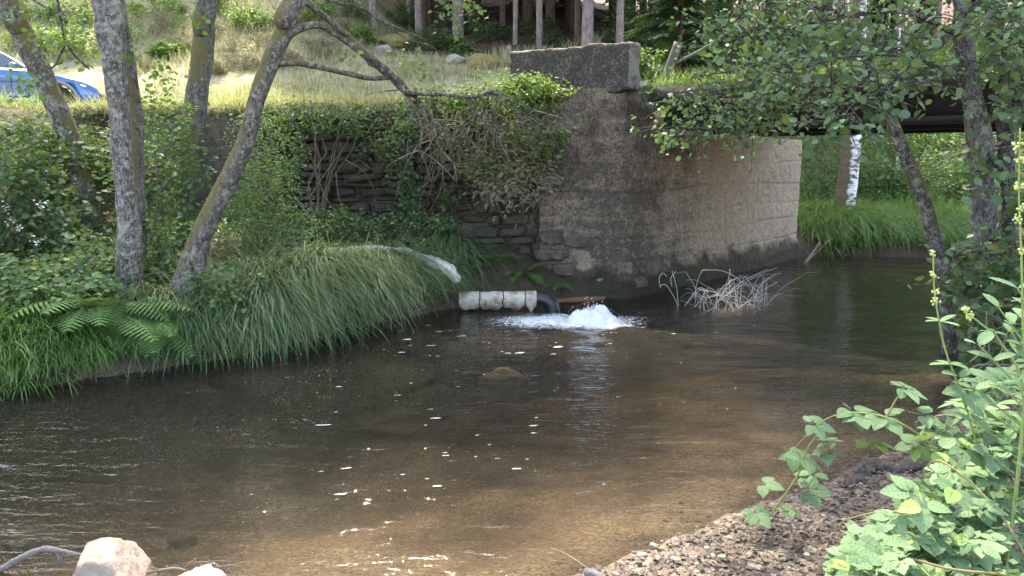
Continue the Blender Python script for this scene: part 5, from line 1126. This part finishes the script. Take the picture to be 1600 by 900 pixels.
# tall flowering stems and the pale privet-like shrub
PV = leaf_meshes('leaf', [leaf_hi(.36, 6, .5, .16, .18, .0), leaf_hi(.44, 6, .55, .25, .3, .0)], 'leaf_privet')
def herb(label, stem, whorls, tops, seed, leafn=4, size=.075):
    b = atY(*stem[0]); b[2] = min(b[2], G(b[0], b[1])); o = thing('tall_herb', label, 'plant', b); r = np.random.default_rng(seed)
    P = np.array([b]+[atY(*q) for q in stem]); mesh_obj('stem', *tube(P, np.linspace(.0045, .0022, len(P)), 7, 5), 'stem_green', o, b, True)
    for (px, py, y_, s_) in whorls:
        p = atY(px, py, y_)
        for q in range(leafn):
            a_ = q*2*math.pi/leafn+r.uniform(0, .8); d = np.array([[math.cos(a_), math.sin(a_), r.uniform(.0, .5)]]); place_leaf(PV[r.integers(2)], 'leaf', o, b, p, frames(d, np.array([[0, 0, 1.]]))[0], size*s_*r.uniform(.7, 1.1))
    for (px, py, y_) in tops:
        p = atY(px, py, y_); n_ = 14; q_ = p+r.normal(0, .006, (n_, 3)); mesh_obj('bud_cluster', *inst(ICO1, q_, np.tile(np.eye(3), (n_, 1, 1)), r.uniform(.0025, .0055, n_)), 'flower_green', o, b, True)
herb('tall thin stem with paired leaves and a green bud tip above the brambles', [(1545, 780, 2.55), (1525, 690, 2.55), (1500, 610, 2.5), (1478, 550, 2.5), (1468, 505, 2.5), (1460, 455, 2.5), (1458, 395, 2.5)], [(1470, 503, 2.5, .9), (1484, 570, 2.5, 1.0), (1510, 640, 2.5, 1.1)], [(1458, 395, 2.5), (1458, 430, 2.5), (1462, 470, 2.5), (1463, 455, 2.5)], 1)
herb('tallest bare flower stem with small bud whorls at the right', [(1600, 640, 2.3), (1598, 500, 2.3), (1596, 400, 2.3), (1592, 300, 2.3), (1594, 200, 2.3)], [(1600, 470, 2.3, .6)], [(1592, 250, 2.3), (1590, 292, 2.3), (1596, 326, 2.3), (1590, 342, 2.3), (1597, 392, 2.3), (1588, 228, 2.3)], 2)
herb('stem with pale flower bud leaning out over the water from the privet', [(1600, 640, 2.4), (1560, 530, 2.4), (1540, 512, 2.4), (1510, 488, 2.4)], [(1550, 520, 2.4, .7)], [(1506, 484, 2.4), (1516, 495, 2.4)], 3)
b = np.array([2.2, 2.55, 0]); b[2] = G(b[0], b[1]); o = thing('privet_shrub', 'pale-leaved shrub with narrow oval leaves rising at the right', 'shrub', b)
for q, (px, py) in enumerate([(1560, 480), (1590, 450), (1530, 540), (1600, 560), (1560, 600), (1500, 590), (1580, 520), (1540, 640), (1610, 620), (1600, 500), (1520, 660)]):
    y_ = 2.45+r.normal(0, .12); e_ = atY(px, py, y_); P = np.array([b, (b+e_)/2+np.array([.05, 0, .1]), e_]); mesh_obj('stem', *tube(P, [.006, .004, .002], 6, 5), 'stem_green', o, b, True); Ps, _ = smooth_path(P, np.zeros(3), 10)
    for s in np.linspace(.45, 1, 7):
        p = Ps[int(s*(len(Ps)-1))]
        for sd_ in (0, math.pi):
            a_ = sd_+s*8+q; d = np.array([[math.cos(a_), math.sin(a_), .45+.3*r.random()]]); place_leaf(PV[r.integers(2)], 'leaf', o, b, p, frames(d, np.array([[0, -.3, 1.]]))[0], .085*r.uniform(.7, 1.15))
# shaded undergrowth on the right bank
for q, (px, py, Yd, rd, n) in enumerate([(1585, 480, 6.0, (.35, .5, .40), 420), (1620, 420, 5.6, (.4, .5, .5), 420), (1550, 570, 5.6, (.25, .4, .2), 260), (1600, 545, 5.0, (.3, .4, .3), 380)]):
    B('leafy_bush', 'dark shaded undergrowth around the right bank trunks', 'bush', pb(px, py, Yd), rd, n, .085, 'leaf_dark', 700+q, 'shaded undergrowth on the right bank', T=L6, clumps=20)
c = atZ(1540, 640, .15); tw = thing('root_tangle', 'tangle of grey roots and dead stems on the right bank behind the bramble', 'roots', c); mb = MB()
for q in range(40):
    a_, b_ = r.uniform(1480, 1600), r.uniform(560, 720); y_ = 4.6; mb.add(*tube([atY(a_, b_, y_), atY(a_+r.normal(30, 20), b_-r.uniform(0, 40), y_), atY(a_+r.normal(60, 40), b_-r.uniform(10, 90), y_)], [.008, .006, .003], 4, 3))
mb.build('root', 'brown_twig', tw, c, True)
# blossoms
r = np.random.default_rng(21)
for q, (px, py) in enumerate([(65, 318), (30, 355), (50, 370), (60, 378), (8, 325), (15, 345)]):
    p = atY(px, py, 7.25); n_ = 16; mesh_o = mesh_obj('bramble_blossom', *inst(L6, p+r.normal(0, .022, (n_, 3)), rand_frames(n_, r, None, .8, 0), .022*r.uniform(.7, 1.2, n_)), 'flower_white'); tag(mesh_o, 'small white blossom cluster on the dark bramble thicket', 'blossom', 'white bramble blossoms')

# ------------------------------------------------------------------ car
def car():
    Yc = 17.7; fr_ = np.array([atY(147, 130, Yc)[0], Yc]); yaw = math.radians(20); hd = np.array([math.cos(yaw), math.sin(yaw)]); cc = fr_-hd*2.15+np.array([-hd[1], hd[0]])*.9; zc = G(cc[0], cc[1])+.01; b = (cc[0], cc[1], zc)
    o = thing('parked_car', 'blue hatchback car parked on the track beyond the leaning trunk', 'car', b); o.rotation_euler = (0, 0, yaw)
    L = 4.4; hw = .90; wx = (L/2-.82, L/2-.82-2.65); wr = .345
    # lower body: side outline with wheel arches
    out = [(-2.2, .35), (-2.2, .62), (-2.14, .95), (-2.05, 1.03), (-.9, 1.02), (0.2, 1.0), (.95, .97), (1.5, .90), (1.9, .80), (2.1, .70), (2.18, .58), (2.2, .42), (2.16, .25), (1.9, .22)]
    def arch(cx): return [(cx+.42*math.cos(a_), .345+.42*math.sin(a_)) for a_ in np.linspace(-.28, math.pi+.28, 13)]
    out += arch(wx[0])+[(wx[0]-.6, .20), (wx[1]+.6, .20)]+arch(wx[1])+[(-2.0, .24)]
    out = np.array(out); n_ = len(out)
    def inset(y): return y
    rings = []
    for yy, sh in ((-hw+.0, .03), (-hw-.0, .0)): pass
    prof = [(-hw+.10, .955), (-hw+.02, .99), (-hw, 1.0), (hw, 1.0), (hw-.02, .99), (hw-.10, .955)]
    V = []
    c0 = np.array([0, .6])
    for yy, sc in [(-.78, .965), (-.86, .985), (-.90, 1.0)][::1]+[(.90, 1.0), (.86, .985), (.78, .965)]:
        q = c0+(out-c0)*np.array([sc, sc]); V.append(np.c_[q[:, 0], np.full(n_, yy), q[:, 1]])
    # order: outer faces at +-.9 are widest near the side; loft across
    Vall = np.concatenate(V); order = [2, 3]
    F = []
    for k_ in range(5):
        i = np.arange(n_); i2 = (i+1) % n_; F.append(np.stack([k_*n_+i, k_*n_+i2, (k_+1)*n_+i2, (k_+1)*n_+i], 1))
    Vm = []
    for yy, sc in [(-.90, .97), (-.895, .985), (-.86, 1.0), (.86, 1.0), (.895, .985), (.90, .97)]:
        q = c0+(out-c0)*sc; Vm.append(np.c_[q[:, 0], np.full(n_, yy), q[:, 1]])
    F += [np.array([np.arange(n_)[::-1]]), np.array([5*n_+np.arange(n_)])]
    mesh_obj('body', np.concatenate(Vm), F, 'car_paint', o)
    # greenhouse
    gl = [(-2.05, 1.01), (-1.75, 1.42), (-1.2, 1.54), (-.3, 1.56), (.15, 1.50), (.55, 1.28), (1.0, .99)]; gl = np.array(gl); n2 = len(gl); V = []
    for yy, zz_ in ((-1, 0), (1, 0)):
        w_ = np.interp(gl[:, 1], [1.0, 1.55], [.84, .62]); V.append(np.c_[gl[:, 0], yy*w_, gl[:, 1]])
    i = np.arange(n2-1); F = [np.stack([i, i+1, n2+i+1, n2+i], 1)[:, ::-1], np.array([np.arange(n2)]), np.array([n2+np.arange(n2)[::-1]])]
    mesh_obj('cabin', np.concatenate(V), F, 'car_paint', o)
    for s in (-1, 1):
        for x0, x1, x2, x3 in ((.02, .88, .42, .06), (-.92, -.04, .0, -.88), (-1.72, -.98, -.94, -1.55)):
            z0, z1 = 1.03, 1.45; y0_, y1_ = np.interp(z0, [1, 1.55], [.84, .62])+.006, np.interp(z1, [1, 1.55], [.84, .62])+.006
            if x0 == .02: z1a = 1.34
            else: z1a = z1
            mesh_obj('side_window', [(x0, s*y0_, z0), (x1, s*y0_, z0), (x2, s*(np.interp(z1a, [1, 1.55], [.84, .62])+.006), z1a), (x3, s*y1_, z1)], np.array([[0, 1, 2, 3]][::1]), 'car_glass', o)
        mesh_obj('headlight', *(lambda VF: (VF[0], VF[1]))((rock_shape((.20, .03, .065), 3, ICO3, 0, False)[0]@np.array([[math.cos(.35), 0, -math.sin(.35)], [0, 1, 0], [math.sin(.35), 0, math.cos(.35)]])+np.array([1.93, s*.872, .70]), ICO3[1])), 'lamp_glass', o, None, True)
        mesh_obj('mirror', rock_shape((.09, .09, .07), 5, ICO2, 0, False)[0]+np.array([.62, s*.95, 1.08]), ICO2[1], 'car_paint', o, None, True)
        mesh_obj('sill', *box((.0-.06, s*.885, .24), (1.75, .05, .10)), 'car_grey', o)
        mesh_obj('door_line', *box((.55, s*.902, .66), (.012, .006, .62)), 'car_black', o)
        for wq in wx:
            th = np.linspace(-.28, math.pi+.28, 24); mesh_obj('arch_trim', *tube(np.c_[wq+.43*np.cos(th), np.full(24, s*.885), .345+.43*np.sin(th)], .035, 6), 'car_grey', o, None, True)
    wsh = [(1.0, -.76, 1.0), (1.0, .76, 1.0), (.2, .60, 1.485), (.2, -.60, 1.485)]; mesh_obj('windscreen', np.array(wsh)+np.array([.02, 0, .025]), np.array([[0, 1, 2, 3]]), 'car_glass', o)
    mesh_obj('grille', *box((2.17, 0, .48), (.06, 1.1, .18)), 'car_black', o)
    for wq in wx:
        for s in (-1, 1):
            th = np.linspace(0, 2*math.pi, 33)[:-1]; pr = [(.20, -.10), (.30, -.11), (.335, -.085), (.345, 0), (.335, .085), (.30, .11), (.20, .10)]; V = []
            for t in th:
                for rr_, yy in pr: V.append((rr_*math.cos(t), yy, rr_*math.sin(t)))
            m_ = len(pr); i, j = np.meshgrid(np.arange(32), np.arange(m_-1), indexing='ij'); F = np.stack([i*m_+j, i*m_+j+1, ((i+1) % 32)*m_+j+1, ((i+1) % 32)*m_+j], -1).reshape(-1, 4)
            ty = mesh_obj('wheel', np.array(V)+np.array([wq, s*.79, .345]), F, 'tyre', o, None, True)
            rm = MB(); c = np.array([wq, s*.86, .345])
            for q in range(5):
                a_ = q*2*math.pi/5+.3
                for da in (-.13, .13):
                    d = np.array([math.cos(a_+da), 0, math.sin(a_+da)]); rm.add(*tube([c+d*.03, c+d*.235], [.028, .018], 5))
            rm.add(*tube(np.array([c+.235*np.array([math.cos(t), 0, math.sin(t)]) for t in np.linspace(0, 2*math.pi, 25)]), .016, 6)); rm.build('rim', 'chrome', ty, None, True)
            dsk = np.array([c+np.array([.2*math.cos(t), -s*.06, .2*math.sin(t)]) for t in th]); mesh_obj('brake_disc', dsk, np.array([np.arange(32)]), 'car_black', ty)
    mesh_obj('underbody', *box((0, 0, .36), (4.0, 1.5, .25)), 'car_black', o)
    return o
car()
